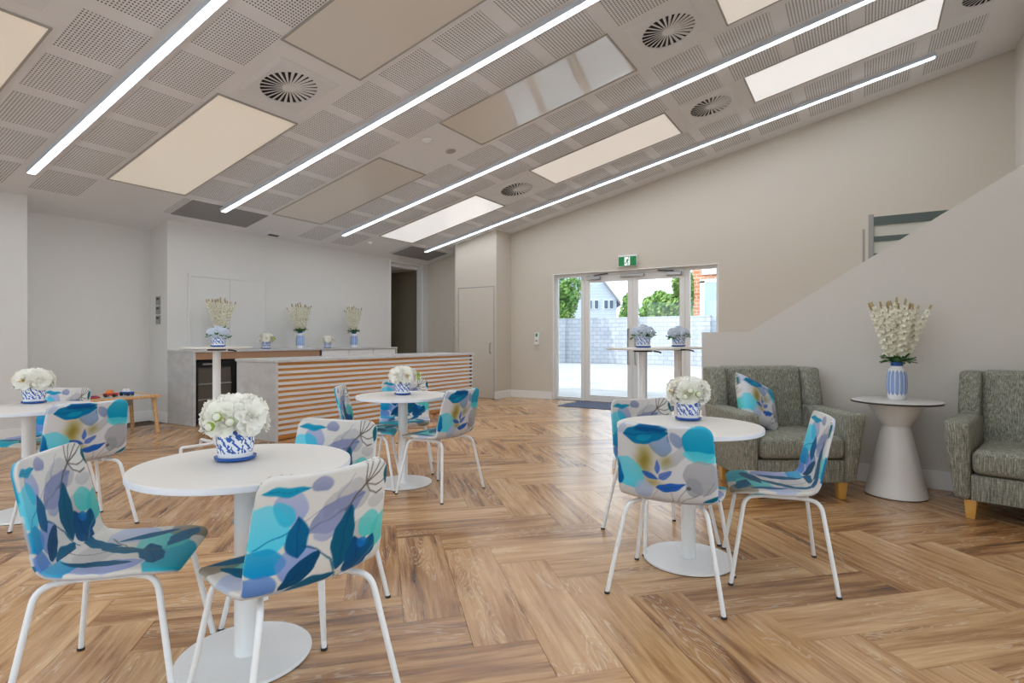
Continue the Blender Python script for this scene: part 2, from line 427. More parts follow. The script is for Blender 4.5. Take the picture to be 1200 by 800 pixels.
def board_geo(mb, poly, uvs, tones, tone):
    k = len(poly); o = len(mb.v)
    cx_, cy_ = sum(a[0] for a in poly)/k, sum(a[1] for a in poly)/k
    top = []
    for a in poly:
        d = Vector((cx_-a[0], cy_-a[1])); d = d.normalized()*.0018 if d.length > .003 else d*0
        top.append((a[0]+d.x, a[1]+d.y, 0))
    vs = [(a[0], a[1], -.0045) for a in poly]+[(a[0], a[1], -.0012) for a in poly]+top
    mb.add(vs, [tuple(range(2*k, 3*k))]+[(r*k+i, r*k+(i+1) % k, (r+1)*k+(i+1) % k, (r+1)*k+i) for r in (0, 1) for i in range(k)])
    for r in range(3):
        for i, a in enumerate(poly): mb.uv[o+r*k+i] = (a[2], a[3]); tones.append(tone)
def board_obj(name, items):
    mb = MB(); tones = []
    for _, poly, tone in items: board_geo(mb, poly, None, tones, tone)
    me = mb.mesh(name, 'oak_plank')
    at = me.attributes.new('tone', 'FLOAT', 'POINT'); at.data.foreach_set('value', tones)
    return link(name, me, FLOOR)
for b in boards[:300]:
    if b[0] > 0: board_obj('plank', [b])
rest = board_obj('planks_beyond', boards[300:]); rest['kind'] = 'stuff'

# ------------------------------------------------------------------ baseboards
BBH = .15
def bboard(name, segs):
    mb = MB()
    for x0, x1, y0, y1 in segs: mb.box(x0, x1, y0, y1, 0, BBH)
    return struct(name, mb, 'trim_paint', bevel=.003, seg=1)
bboard('baseboard_back', [(CLX1, OX0-.01, YD-.016, YD), (OX1+.01, XR, YD-.016, YD), (CLX0-1.2, CLX0, YD-.016, YD)])
bboard('baseboard_closet', [(CLX0-.016, -7.20, CLY-.016, CLY), (-6.28, CLX1+.016, CLY-.016, CLY), (CLX1, CLX1+.016, CLY, YD-.016)])
bboard('baseboard_left', [(XB, XB+.016, YF, 2.67), (XB, XB+.016, 4.255, 4.27), (NX, NX+.016, 2.67, 4.27), (NX+.016, XB, 4.254, 4.27), (XB, XB+.016, 8.32, 8.78)])
bboard('baseboard_stair', [(-1.33, XR, 5.644, 5.66), (-1.346, -1.33, 5.644, 5.80)])

# ------------------------------------------------------------------ back wall: glazed doors
RY0, RY1 = YD+.10, YD+.16
fm = MB()
fm.box(OX0, OX0+.06, RY0, RY1, 0, OZ).box(OX1-.06, OX1, RY0, RY1, 0, OZ).box(OX0+.06, OX1-.06, RY0, RY1, OZ-.07, OZ)
fm.box(-4.68, -4.60, RY0, RY1, 0, OZ-.07).box(-2.66, -2.58, RY0, RY1, 0, OZ-.07)
fm.box(OX0+.06, -4.68, RY0, RY1, 0, .06).box(-2.58, OX1-.06, RY0, RY1, 0, .06)
w1 = struct('window_1', fm, 'frame_white')
for x0, x1 in ((OX0+.06, -4.68), (-2.58, OX1-.06)):
    part('pane', MB().box(x0, x1, YD+.127, YD+.133, .06, OZ-.07), 'glass', w1)
struct('trim_1', MB().box(OX0+.0005, OX0+.016, YD-.004, RY0, 0, OZ-.0005).box(OX1-.016, OX1-.0005, YD-.004, RY0, 0, OZ-.0005).box(OX0+.016, OX1-.016, YD-.004, RY0, OZ-.016, OZ-.0005), 'trim_paint')
for i, (x0, x1, hx) in enumerate(((-4.595, -3.634, -3.70), (-3.626, -2.665, -3.56))):
    mb = MB(); s = .095; z0, z1 = .012, OZ-.075
    mb.box(x0, x0+s, RY0, RY1-.01, z0, z1).box(x1-s, x1, RY0, RY1-.01, z0, z1).box(x0+s, x1-s, RY0, RY1-.01, z0, z0+.11).box(x0+s, x1-s, RY0, RY1-.01, z1-.12, z1)
    d = struct('door_%d' % (i+1), mb, 'frame_white')
    part('pane', MB().box(x0+s, x1-s, YD+.122, YD+.128, z0+.11, z1-.12), 'glass', d)
    part('pull_handle', MB().tube([(hx, RY0, .74), (hx, RY0-.06, .74), (hx, RY0-.06, 1.40), (hx, RY0, 1.40)], .014, 8), 'steel', d, smooth=True)
    xc = x0+.05 if i == 0 else x1-.33
    part('door_closer', MB().box(xc, xc+.28, RY0-.055, RY0, z1-.075, z1-.01), 'brushed', d, bevel=.006)
    part('closer_arm', MB().tube([(xc+.14, RY0-.04, z1+.005), ((x0+x1)/2, RY0-.02, z1+.03)], .011, 8), 'rail_dark', d)
part('lock_box', MB().box(-3.86, -3.40, RY0-.05, RY0, OZ-.13, OZ-.075), 'brushed', bpy.data.objects['window_1'], bevel=.006)

# closet door
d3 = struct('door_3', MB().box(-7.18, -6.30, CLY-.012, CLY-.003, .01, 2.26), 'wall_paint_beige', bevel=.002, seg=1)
part('door_seal', MB().box(-7.195, -6.285, CLY-.0028, CLY-.0005, 0, 2.275), 'dark_panel', d3)  # dark strip painting in the shade of the gap around the door
part('pull_handle', MB().tube([(-6.37, CLY-.012, .92), (-6.37, CLY-.05, .93), (-6.37, CLY-.055, 1.0), (-6.37, CLY-.05, 1.12), (-6.37, CLY-.012, 1.13)], .012, 8), 'steel', d3, smooth=True)
for z in (2.02, 1.1, .2): part('hinge', MB().tube([(-7.19, CLY-.016, z), (-7.19, CLY-.016, z+.12)], .011, 8), 'steel', d3)
struct('trim_2', MB().box(-7.24, -7.195, CLY-.010, CLY, 0, 2.31).box(-6.285, -6.25, CLY-.010, CLY, 0, 2.31).box(-7.195, -6.285, CLY-.010, CLY, 2.275, 2.31), 'wall_paint_beige')
# opening trim to the corridor, and a pale fridge side seen inside it
struct('trim_3', MB().box(XB-.14, XB+.012, 9.78, 9.83, 0, 2.88).box(XB-.14, XB+.012, 8.77, 8.80, 0, 2.88).box(XB-.14, XB+.012, 8.80, 9.78, 2.85, 2.88), 'trim_paint')
# servery hatch in the left wall
h = struct('window_2', MB().box(XB, XB+.022, 4.56, 4.60, 1.06, 2.19).box(XB, XB+.022, 5.83, 5.87, 1.06, 2.19).box(XB, XB+.022, 4.60, 5.83, 2.15, 2.19), 'wall_paint_cool')
part('hatch_panel', MB().box(XB, XB+.008, 4.60, 5.225, 1.06, 2.15), 'wall_paint_cool', h)
part('hatch_panel', MB().box(XB, XB+.014, 5.215, 5.83, 1.06, 2.15), 'wall_paint_cool', h)

# windows behind the camera bring in the daylight
for i, (x0, x1) in enumerate(((-7.8, -5.4), (-5.2, -2.8), (-2.6, -.2))):
    mb = MB(); mb.box(x0, x0+.05, YF-.1, YF-.04, 0, 2.8).box(x1-.05, x1, YF-.1, YF-.04, 0, 2.8).box(x0+.05, x1-.05, YF-.1, YF-.04, 2.74, 2.8).box(x0+.05, x1-.05, YF-.1, YF-.04, 0, .06)
    w = struct('window_%d' % (i+3), mb, 'frame_white')
    part('pane', MB().box(x0+.05, x1-.05, YF-.073, YF-.067, .06, 2.74), 'glass', w)
mb = MB(); mb.box(XR+.03, XR+.09, -2.0, -1.95, .3, 2.7).box(XR+.03, XR+.09, 3.15, 3.2, .3, 2.7).box(XR+.03, XR+.09, -1.95, 3.15, 2.65, 2.7).box(XR+.03, XR+.09, -1.95, 3.15, .3, .35).box(XR+.03, XR+.09, .57, .63, .35, 2.65)
w = struct('window_6', mb, 'frame_white')
for y0, y1 in ((-1.95, .57), (.63, 3.15)): part('pane', MB().box(XR+.057, XR+.063, y0, y1, .35, 2.65), 'glass', w)

# ------------------------------------------------------------------ stair behind the sloping wall
sm = MB(); nx = 0
for k in range(11): sm.box(-1.05+k*.255, min(-1.05+(k+1)*.255, XR), 5.80, 7.15, 0, .166*(k+1))
struct('stair', sm, 'wall_paint')
bal = thing('landing_balustrade', 'grey metal balustrade with flat horizontal rails above the sloping stair wall', 'balustrade', (.06, 7.22, 0))
part('post', MB().box(0, .05, -.03, .03, 0, 2.55), 'balustrade', bal, bevel=.004)
part('slim_post', MB().box(-.055, -.03, -.02, .02, 0, 2.40), 'balustrade', bal)
part('top_rail', MB().box(.05, 1.55, -.03, .03, 2.43, 2.52), 'rail_dark', bal)
for z0, z1 in ((2.255, 2.31), (2.10, 2.13), (1.95, 1.98)):
    part('rail', MB().box(.05, 1.55, -.02, .02, z0, z1), 'rail_dark', bal)
for z0, z1 in ((2.31, 2.43), (2.13, 2.255), (1.98, 2.10)):
    part('infill_panel', MB().box(.05, 1.55, -.004, .004, z0, z1), 'balus_glass', bal)

# ------------------------------------------------------------------ ceiling fittings
def on_ceiling(x, y, drop=0): 
    nv = Vector((-CB, 0, 1)).normalized(); return Vector((x, y, cz(x)))-nv*drop
KX = math.sqrt(1+CB*CB)      # slope length per metre of X
def flat(name, lx, ly, th, m):
    mb = MB().box(-lx/2, lx/2, -ly/2, ly/2, -th, 0); return mb.mesh(name, m)
# perforated boards
PX, PYW = .55*KX, .50
mb = MB(); mb.box(-PX/2, PX/2, -PYW/2, PYW/2, -.004, 0)
for i, v in enumerate(mb.v): mb.uv[i] = (v[0]+PX/2, v[1]+PYW/2)
perf = mb.mesh('perforated_board', 'perforated_board')
STR_Y = [2.475+2.2*k for k in range(-2, 4)]
for y in STR_Y:
    for k in range(14):
        xc = -8.26+.69*k+.275
        for yc in (y-.345, y+.37):
            if yc > 9.7 or yc < YF+.4: continue
            link('perforated_board', perf, CEIL, on_ceiling(xc, yc, .0005), (0, BETA, 0))
# linear lights
x0s = -7.79
for i, y in enumerate(STR_Y):
    x1s = {5: .80}.get(i, 1.10); l = (x1s-x0s)*KX
    nm_ = {2: 'continuous linear ceiling light furthest left, over the front tables', 3: 'continuous linear ceiling light second from left, right of the warm glowing panel',
           4: 'continuous linear ceiling light running right of the glossy reflecting panel', 5: 'continuous linear ceiling light nearest the wall with the glazed doors'}.get(i, ('continuous linear ceiling light nearest the big front windows', 'continuous linear ceiling light above the spot the camera stands')[i % 2])
    t = thing('linear_light', nm_, 'light', on_ceiling((x0s+x1s)/2, y), 0, 'linear ceiling lights'); t.rotation_euler = (0, BETA, 0)
    part('housing', MB().box(-l/2, l/2, -.042, .042, -.052, 0), 'housing', t)
    part('diffuser', MB().box(-l/2+.01, l/2-.01, -.034, .034, -.057, -.0525), 'strip_glow', t)
    
# big panels: (x0, x1, y0, y1, material, label)
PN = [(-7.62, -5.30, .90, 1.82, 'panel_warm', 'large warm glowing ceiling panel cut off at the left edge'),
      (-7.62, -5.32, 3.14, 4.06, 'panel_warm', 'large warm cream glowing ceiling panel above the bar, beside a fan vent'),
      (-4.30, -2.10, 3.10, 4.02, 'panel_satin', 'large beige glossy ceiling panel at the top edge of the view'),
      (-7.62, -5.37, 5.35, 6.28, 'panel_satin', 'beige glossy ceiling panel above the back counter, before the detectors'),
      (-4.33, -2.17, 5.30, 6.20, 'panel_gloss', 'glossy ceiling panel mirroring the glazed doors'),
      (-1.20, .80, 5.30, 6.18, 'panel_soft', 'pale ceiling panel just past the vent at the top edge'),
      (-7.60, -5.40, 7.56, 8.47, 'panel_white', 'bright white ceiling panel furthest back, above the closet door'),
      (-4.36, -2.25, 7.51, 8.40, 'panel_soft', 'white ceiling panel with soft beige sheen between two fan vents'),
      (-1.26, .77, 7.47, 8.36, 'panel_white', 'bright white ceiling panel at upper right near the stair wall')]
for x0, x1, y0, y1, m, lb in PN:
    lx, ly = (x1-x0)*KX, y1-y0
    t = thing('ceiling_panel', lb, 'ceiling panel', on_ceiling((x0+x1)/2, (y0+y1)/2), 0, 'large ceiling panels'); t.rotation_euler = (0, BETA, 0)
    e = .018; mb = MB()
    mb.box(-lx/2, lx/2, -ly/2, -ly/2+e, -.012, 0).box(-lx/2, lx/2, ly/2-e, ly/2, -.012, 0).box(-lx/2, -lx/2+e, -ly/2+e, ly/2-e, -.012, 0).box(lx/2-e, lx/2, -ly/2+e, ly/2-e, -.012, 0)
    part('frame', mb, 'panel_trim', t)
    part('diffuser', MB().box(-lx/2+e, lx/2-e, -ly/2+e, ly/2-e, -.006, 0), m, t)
for x0, x1, y0, y1, lb in ((-8.28, -7.70, 4.20, 5.35, 'dark grey flush ceiling panel above the hatch'), (-8.29, -7.73, 8.60, 9.77, 'dark grey flush ceiling panel above the dark opening')):
    t = thing('access_panel', lb, 'ceiling panel', on_ceiling((x0+x1)/2, (y0+y1)/2), 0, 'dark ceiling panels'); t.rotation_euler = (0, BETA, 0)
    lx, ly = (x1-x0)*KX, y1-y0
    part('grille', MB().box(-lx/2, lx/2, -ly/2, ly/2, -.005, 0), 'dark_panel', t)
    part('edge_trim', MB().box(-lx/2-.02, lx/2+.02, -ly/2-.02, -ly/2, -.004, 0).box(-lx/2-.02, lx/2+.02, ly/2, ly/2+.02, -.004, 0).box(-lx/2-.02, -lx/2, -ly/2, ly/2, -.004, 0).box(lx/2, lx/2+.02, -ly/2, ly/2, -.004, 0), 'ceiling_paint', t)
# swirl vents
def make_vent():
    t = thing('swirl_vent', 'x', 'vent')
    a, r = .345, .268; mb = MB(); n = 48
    ring = [(r*math.cos(2*PI*k/n), r*math.sin(2*PI*k/n)) for k in range(n)]
    outer = []
    for k in range(n):
        c, s_ = math.cos(2*PI*k/n), math.sin(2*PI*k/n); m_ = max(abs(c), abs(s_)); outer.append((.30*c/m_, .30*s_/m_))
    vs = [(x, y, -.012) for x, y in ring]+[(x, y, -.012) for x, y in outer]+[(x, y, -.001) for x, y in ring]
    mb.add(vs, [(k, (k+1) % n, n+(k+1) % n, n+k) for k in range(n)]+[(k, 2*n+k, 2*n+(k+1) % n, (k+1) % n) for k in range(n)])
    part('plate', mb, 'vent_plate', t)
    fr = MB()
    for k in range(4):
        c, s_ = round(math.cos(k*PI/2)), round(math.sin(k*PI/2))
        p = lambda x, y, z: (x*c-y*s_, x*s_+y*c, z)
        fr.hexa([p(.30, -.30, -.012), p(a, -a, -.004), p(a, a, -.004), p(.30, .30, -.012), p(.30, -.30, 0), p(a, -a, 0), p(a, a, 0), p(.30, .30, 0)])
    part('frame', fr, 'vent_plate', t)
    part('throat', MB().disc(r, -.0022, -.001, 48), 'vent_dark', t)
    bl = MB(); w = .015
    bl.hexa([(.05, -.006, -.009), (r, -w, -.004), (r, w, -.012), (.05, .006, -.011), (.05, -.006, -.007), (r, -w, -.002), (r, w, -.010), (.05, .006, -.009)])
    bme = bl.mesh('blade', 'vent_plate')
    for k in range(26): link('blade', bme, t, rot=(0, 0, 2*PI*k/26))
    part('hub', MB().disc(.062, -.014, -.007, 24), 'vent_plate', t)
    return t
vent = make_vent(); first = True
for x, y, lb in ((-4.83, 1.36, 'swirl ceiling vent clipped at the top left edge'), (-4.83, 3.58, 'swirl ceiling vent beside the large warm cream panel'),
                 (-1.69, 5.76, 'swirl ceiling vent past the door-mirroring panel'), (-4.87, 7.99, 'smallest swirl ceiling vent, next to the bright white panel at the back'),
                 (-1.74, 7.90, 'swirl ceiling vent before the bright white panel at upper right'), (1.20, 7.90, 'swirl ceiling vent clipped at the top right edge')):
    v = vent if first else copy_tree(vent); first = False
    v.location = on_ceiling(x, y); v.rotation_euler = (0, BETA, 0); v['label'] = lb; v['group'] = 'swirl ceiling vents'
t = thing('smoke_detector', 'domed white smoke detector on the ceiling strip between two glossy panels', 'detector', on_ceiling(-4.69, 5.51)); t.rotation_euler = (0, BETA, 0)
part('base_ring', MB().disc(.062, -.016, 0, 32, bev=.004), 'trim_paint', t, smooth=True)
part('dome', MB().lathe([(.0, -.05), (.026, -.046), (.04, -.03), (.044, -.016)][::1], 24), 'vent_plate', t, smooth=True)
t = thing('ceiling_speaker', 'flat round beige ceiling speaker next to the smoke detector', 'speaker', on_ceiling(-4.69, 5.99)); t.rotation_euler = (0, BETA, 0)
part('rim', MB().disc(.085, -.010, 0, 36, bev=.003), 'ceiling_paint', t, smooth=True)
part('grille', MB().disc(.068, -.013, -.010, 36), 'panel_trim', t)
t = thing('emergency_light', 'small rectangular white emergency light on the ceiling above the tall flower vase', 'light', on_ceiling(-8.33, 5.87)); t.rotation_euler = (0, BETA, 0)
part('base', MB().box(-.07, .07, -.13, .13, -.03, 0), 'ceiling_paint', t, bevel=.006)
part('lens', MB().box(-.03, .03, -.09, .09, -.036, -.03), 'edge_dark', t)
t = thing('motion_sensor', 'small white motion sensor on the ceiling near the dark opening', 'sensor', on_ceiling(-7.95, 7.67)); t.rotation_euler = (0, BETA, 0)
part('base', MB().disc(.05, -.02, 0, 24, bev=.004), 'trim_paint', t, smooth=True)
part('lens', MB().lathe([(.0, -.05), (.02, -.046), (.03, -.03), (.032, -.02)], 20), 'ceramic', t, smooth=True)

# ------------------------------------------------------------------ wall fittings
ex = thing('exit_sign', 'green exit sign with a white running figure above the glazed doors', 'sign', (-3.675, YD, 2.66))
part('box', MB().box(-.18, .18, -.05, 0, -.11, .10), 'ceramic', ex, bevel=.005)
part('face', MB().box(-.17, .17, -.054, -.05, -.10, .07), 'exit_green', ex)
part('doorway_mark', MB().box(-.055, .05, -.056, -.054, -.09, .06), 'exit_white', ex)
rm = MB()
def lim(p, q, w): 
    a, b = Vector(p), Vector(q); d = (b-a).normalized()*w; n = Vector((-d.y, d.x))
    rm.prism([tuple(a-n), tuple(b-n), tuple(b+n), tuple(a+n)], -.0575, -.056, 'y')
lim((.012, .018), (-.006, -.02), .013); lim((-.006, -.02), (.018, -.05), .008); lim((.018, -.05), (.012, -.085), .007); lim((-.006, -.02), (-.026, -.05), .008); lim((-.026, -.05), (-.05, -.055), .007)
lim((.012, .018), (.036, -.006), .006); lim((.012, .018), (-.022, .010), .006)
rm.prism([(.022+.012*math.cos(k*PI/5), .042+.012*math.sin(k*PI/5)) for k in range(10)], -.0575, -.056, 'y')
part('running_figure', rm, 'exit_green', ex)
cp = thing('door_release', 'small white door release box with green window on the wall left of the glazed doors', 'switch', (-5.60, YD, 1.21))
part('case', MB().box(-.05, .05, -.04, 0, -.02, .13), 'ceramic', cp, bevel=.006)
part('screen', MB().box(-.02, .02, -.044, -.04, .045, .11), 'exit_green', cp)
part('lower_case', MB().box(-.05, .05, -.05, 0, -.12, -.025), 'trim_paint', cp, bevel=.006)
part('button', MB().box(-.018, .018, -.056, -.05, -.05, -.03), 'edge_dark', cp)
for i, (z, lb) in enumerate(((1.77, 'top'), (1.63, 'middle'), (1.49, 'bottom'))):
    t = thing('wall_switch', '%s one of three stacked grey wall switches beside the niche' % lb, 'switch', (-8.74, 4.27, z), 0, 'stacked wall switches')
    part('plate', MB().box(-.06, .06, -.012, 0, -.063, .063), 'grey_box', t, bevel=.003)
    part('display', MB().box(-.035, .035, -.015, -.012, .01, .04), 'black', t)

# ------------------------------------------------------------------ bar and back counter
BX0, BX1, BY0, BY1, BZ = -6.60, -5.82, 4.14, 8.08, .965
bar = thing('bar_counter', 'long bar counter with pale horizontal battens over timber and a grey top', 'counter', (0, 0, 0))
part('end_panel', MB().box(BX0, BX1, BY0, BY0+.03, 0, BZ-.035), 'counter_grey', bar, bevel=.003, seg=1)
part('worktop', MB().box(BX0-.02, BX1+.015, BY0-.01, BY1+.01, BZ-.035, BZ), 'counter_grey', bar, bevel=.004, seg=1)
part('timber_backing', MB().box(BX1-.065, BX1-.0375, BY0+.03, BY1-.06, .03, BZ-.035), 'slat_timber', bar)
part('kickboard', MB().box(BX1-.10, BX1-.075, BY0+.03, BY1-.06, 0, .08), 'slat_timber', bar)
part('inner_panel', MB().box(BX0, BX0+.03, BY0+.03, BY1, 0, BZ-.035), 'counter_grey', bar)
bt = MB().box(-.015, .009, BY0+.03, BY1, 0, .032).mesh('batten', 'batten_grey')
for k in range(13): link('batten', bt, bar, (BX1-.022, 0, .075+.0655*k))
part('end_frame', MB().box(BX1-.0745, BX1-.0375, BY1-.05, BY1, 0, BZ-.035), 'black', bar)
part('end_post', MB().box(BX0+.03, BX1-.07, BY1-.03, BY1, 0, BZ-.035), 'counter_grey', bar)

CX1, CY0, CY1, CZ = -7.84, 4.28, 8.30, 1.05
bc = thing('back_counter', 'grey back counter along the left wall with a timber rail and white drawers', 'counter')
part('end_panel', MB().box(XB+.002, CX1, CY0, CY0+.04, 0, CZ-.03), 'counter_grey', bc, bevel=.003, seg=1)
part('worktop', MB().box(XB+.002, CX1+.01, CY0-.005, CY1, CZ-.03, CZ), 'counter_grey', bc, bevel=.003, seg=1)
part('timber_rail', MB().box(CX1-.03, CX1-.005, CY0+.04, 6.42, CZ-.13, CZ-.03), 'rail_timber', bc)
part('dividing_post', MB().box(XB+.002, CX1, 6.42, 6.46, 0, CZ-.03), 'edge_dark', bc)
part('end_post', MB().box(XB+.002, CX1, CY1-.04, CY1, 0, CZ-.03), 'counter_grey', bc)
for y0, y1 in ((6.47, 7.06), (7.07, 7.66), (7.67, 8.25)):
    part('drawer', MB().box(CX1-.03, CX1-.006, y0, y1, CZ-.16, CZ-.035), 'trim_paint', bc, bevel=.003, seg=1)
part('cabinet_body', MB().box(XB+.002, CX1-.03, 5.55, CY1-.04, .08, CZ-.17), 'counter_grey', bc)
fg = thing('bar_fridge', 'black bar fridge with glass doors under the back counter', 'fridge', (0, 0, 0))
part('body', MB().box(XB+.06, CX1-.10, 4.34, 5.52, .02, .90), 'black', fg)
for y0, y1 in ((4.34, 4.925), (4.935, 5.52)):
    mb = MB(); x0, x1, z0, z1, e = CX1-.10, CX1-.06, .10, .90, .045
    mb.box(x0, x1, y0, y0+e, z0, z1).box(x0, x1, y1-e, y1, z0, z1).box(x0, x1, y0+e, y1-e, z0, z0+e).box(x0, x1, y0+e, y1-e, z1-.09, z1)
    dr = part('glass_door', mb, 'black', fg)
    part('pane', MB().box(x0+.012, x0+.02, y0+e, y1-e, z0+e, z1-.09), 'fridge_glass', dr)
    for z in (.34, .56): part('shelf_edge', MB().box(x0+.02, x0+.03, y0+e, y1-e, z, z+.02), 'brushed', dr)
    part('handle', MB().box(x1, x1+.02, y0+.1, y0+.24, z1-.06, z1-.035), 'steel', dr)
# pale fridge side in the corridor
t = thing('corridor_fridge', 'pale grey appliance side just inside the dark opening', 'appliance', (-9.1, 8.93, 0))
part('body', MB().box(-.3, .3, -.2, .12, 0, 1.98), 'grey_box', t, bevel=.01)
part('door', MB().box(.3, .33, -.2, .12, .05, 1.98), 'grey_box', t, bevel=.006)

# ------------------------------------------------------------------ door mat
tag(part('door_mat', MB().box(-4.66, -2.70, 9.05, 9.93, 0, .012), 'door_mat', bevel=.004, seg=1), 'dark blue woven door mat before the glazed doors', 'mat')

# ------------------------------------------------------------------ printed shell chairs
def spline(pts, n):
    pts = np.array(pts, float); P = np.vstack([2*pts[0]-pts[1], pts, 2*pts[-1]-pts[-2]]); out = []
    for i in range(1, len(P)-2):
        for t in np.linspace(0, 1, 24, endpoint=False):
            a, b, c, d = P[i-1:i+3]
            out.append(.5*((2*b)+(-a+c)*t+(2*a-5*b+4*c-d)*t*t+(-a+3*b-3*c+d)*t**3))
    out.append(pts[-1]); out = np.array(out)
    s = np.r_[0, np.cumsum(np.linalg.norm(np.diff(out, axis=0), axis=1))]
    q = np.linspace(0, s[-1], n); return np.stack([np.interp(q, s, out[:, k]) for k in range(out.shape[1])], 1), q
PROF, ARC = spline([(.232, .436), (.205, .452), (.12, .455), (0, .447), (-.10, .446), (-.150, .458), (-.182, .495), (-.203, .57), (-.230, .70), (-.256, .818)], 190)
TB = float(ARC[np.argmin(np.abs(PROF[:, 0]+.158)+(PROF[:, 1] > .5)*9)]); TT = float(ARC[-1])
def paint(base, shapes):
    def f(u, v):
        c = np.tile(np.array(base, float), (len(u), 1)); u, v = u+.0035*np.sin(v*39+1.3)+.0018*np.sin(v*101+u*60), v+.0035*np.sin(u*43+.4)+.0018*np.sin(u*97+2)
        for sh in shapes:
            kind, col = sh[0], np.array(sh[1], float)
            if kind == 'e':      # ellipse cx cy rx ry rot alpha
                _, _, cx, cy, rx, ry, rot, al = sh; a = math.radians(rot)
                x = (u-cx)*math.cos(a)+(v-cy)*math.sin(a); y = -(u-cx)*math.sin(a)+(v-cy)*math.cos(a)
                k = np.clip((1-np.sqrt((x/rx)**2+(y/ry)**2))*min(rx, ry)/.0035+.5, 0, 1)*al
                k = k*(1-.18*np.clip(y/ry, -1, 1))
            elif kind == 'l':    # leaf cx cy half-length half-width rot alpha
                _, _, cx, cy, rl, rw, rot, al = sh; a = math.radians(rot)
                x = ((u-cx)*math.cos(a)+(v-cy)*math.sin(a))/rl; y = (-(u-cx)*math.sin(a)+(v-cy)*math.cos(a))/rw
                prof = np.clip(1-x*x, 0, 1)**.9*(1-.18*x)
                k = np.clip((prof-np.abs(y))*rw/.0035+.5, 0, 1)*(np.abs(x) < 1)*al
                vein = np.clip(1-np.abs(y)/.12, 0, 1)*.35
                col = col[None, :]*(1-vein[:, None])+np.array([0, 40, 80])*vein[:, None]
            elif kind == 's':    # stroke polyline width
                _, _, pts, w, al = sh; d = np.full(len(u), 9.)
                for (ax, ay), (bx, by) in zip(pts[:-1], pts[1:]):
                    L2 = (bx-ax)**2+(by-ay)**2+1e-9; t = np.clip(((u-ax)*(bx-ax)+(v-ay)*(by-ay))/L2, 0, 1)
                    d = np.minimum(d, np.hypot(u-ax-t*(bx-ax), v-ay-t*(by-ay)))
                k = np.clip((w-d)/.0025+.5, 0, 1)*al
            elif kind == 'b':    # soft blot
                _, _, cx, cy, rx, ry, al = sh; k = np.exp(-(((u-cx)/rx)**2+((v-cy)/ry)**2)*1.3)*al
            c = c*(1-k[:, None])+col*k[:, None]
        return c
    return f
TEAL, DEEP, CYAN, TURQ, LAV, SLATE, GREY, BLUE = (8, 110, 140), (0, 70, 104), (98, 200, 222), (92, 192, 190), (140, 150, 196), (126, 132, 166), (172, 169, 170), (34, 146, 190)
def pc(x, y): return (x-380)/700*.45, (700-y)/640*.385
def E_(x, y, w, h_, rot, col, al=.85): u, v = pc(x, y); return ('e', col, u, v, w/700*.225, h_/640*.19, rot, al)
def LF(x, y, l, w, rot, col, al=.95): u, v = pc(x, y); return ('l', col, u, v, l/700*.225, w/700*.225, rot, al)
def ST(pts, w, col, al=.9): return ('s', col, [pc(*p) for p in pts], w/700*.225, al)
STEMC, SPRAY = (20, 84, 110), (92, 82, 76)
spray = [ST([(580, 180), (520, 235), (460, 295)], 9, SPRAY), ST([(580, 180), (570, 120), (575, 55)], 7, SPRAY), ST([(580, 180), (600, 110), (612, 50)], 7, SPRAY), ST([(580, 180), (640, 110), (665, 35)], 7, SPRAY),
         ST([(580, 180), (660, 130), (715, 60), (722, 40)], 8, SPRAY), ST([(580, 180), (640, 205), (705, 185)], 7, SPRAY), ST([(580, 180), (600, 230), (640, 252), (685, 240)], 9, SPRAY)]
backP = paint((216, 212, 207), [
    E_(190, 225, 150, 190, 0, LAV, .6), E_(95, 330, 190, 260, 10, CYAN, .85), E_(160, 250, 90, 130, 30, (70, 180, 205), .8), E_(90, 495, 190, 150, 0, BLUE, .9), E_(235, 520, 190, 190, 20, (128, 148, 200), .75), E_(70, 640, 190, 170, 0, (92, 132, 192), .85),
    E_(500, 230, 200, 190, 0, GREY, .6), E_(380, 245, 70, 150, -30, GREY, .6), E_(650, 295, 110, 80, 0, (190, 186, 184), .7), E_(580, 440, 150, 130, 0, (182, 174, 170), .7), E_(210, 700, 200, 90, 0, (190, 190, 198), .7),
    LF(420, 300, 330, 150, 24, SLATE, .75), E_(370, 380, 130, 110, 30, (150, 154, 186), .6),
    E_(625, 420, 140, 155, 10, TURQ, .8), E_(700, 480, 120, 200, -20, (88, 186, 180), .8), E_(330, 130, 110, 80, 0, SLATE, .7),
    LF(170, 138, 210, 46, 2, (20, 140, 170), .9), LF(232, 385, 210, 105, 95, (0, 92, 132)), LF(262, 570, 230, 105, 42, DEEP), LF(312, 690, 300, 120, 18, (0, 88, 118)), LF(470, 450, 330, 130, 84, (0, 84, 112)),
    LF(560, 600, 240, 150, 100, (0, 74, 116)), LF(632, 565, 150, 90, 70, (0, 84, 120)), E_(585, 520, 70, 60, 0, (20, 110, 170), .9),
    ST([(50, 420), (190, 340)], 7, (30, 130, 170)), ST([(260, 430), (330, 480), (400, 545), (430, 605), (460, 670), (490, 735)], 8, STEMC), ST([(250, 310), (400, 230), (500, 110)], 4, SLATE, .7), ST([(560, 690), (640, 590), (735, 500)], 6, (150, 150, 140), .7), LF(712, 150, 150, 34, 88, (10, 88, 96))]+spray)
def pq(x, y): return (x-335)/560*.45, (770-y)/480*.385
def EQ(x, y, w, h_, rot, col, al=.85): u, v = pq(x, y); return ('e', col, u, v, w/560*.225, h_/480*.19, rot, al)
def LQ(x, y, l, w, rot, col, al=.95): u, v = pq(x, y); return ('l', col, u, v, l/560*.225, w/560*.225, rot, al)
def SQ(pts, w, col, al=.9): return ('s', col, [pq(*p) for p in pts], w/560*.225, al)
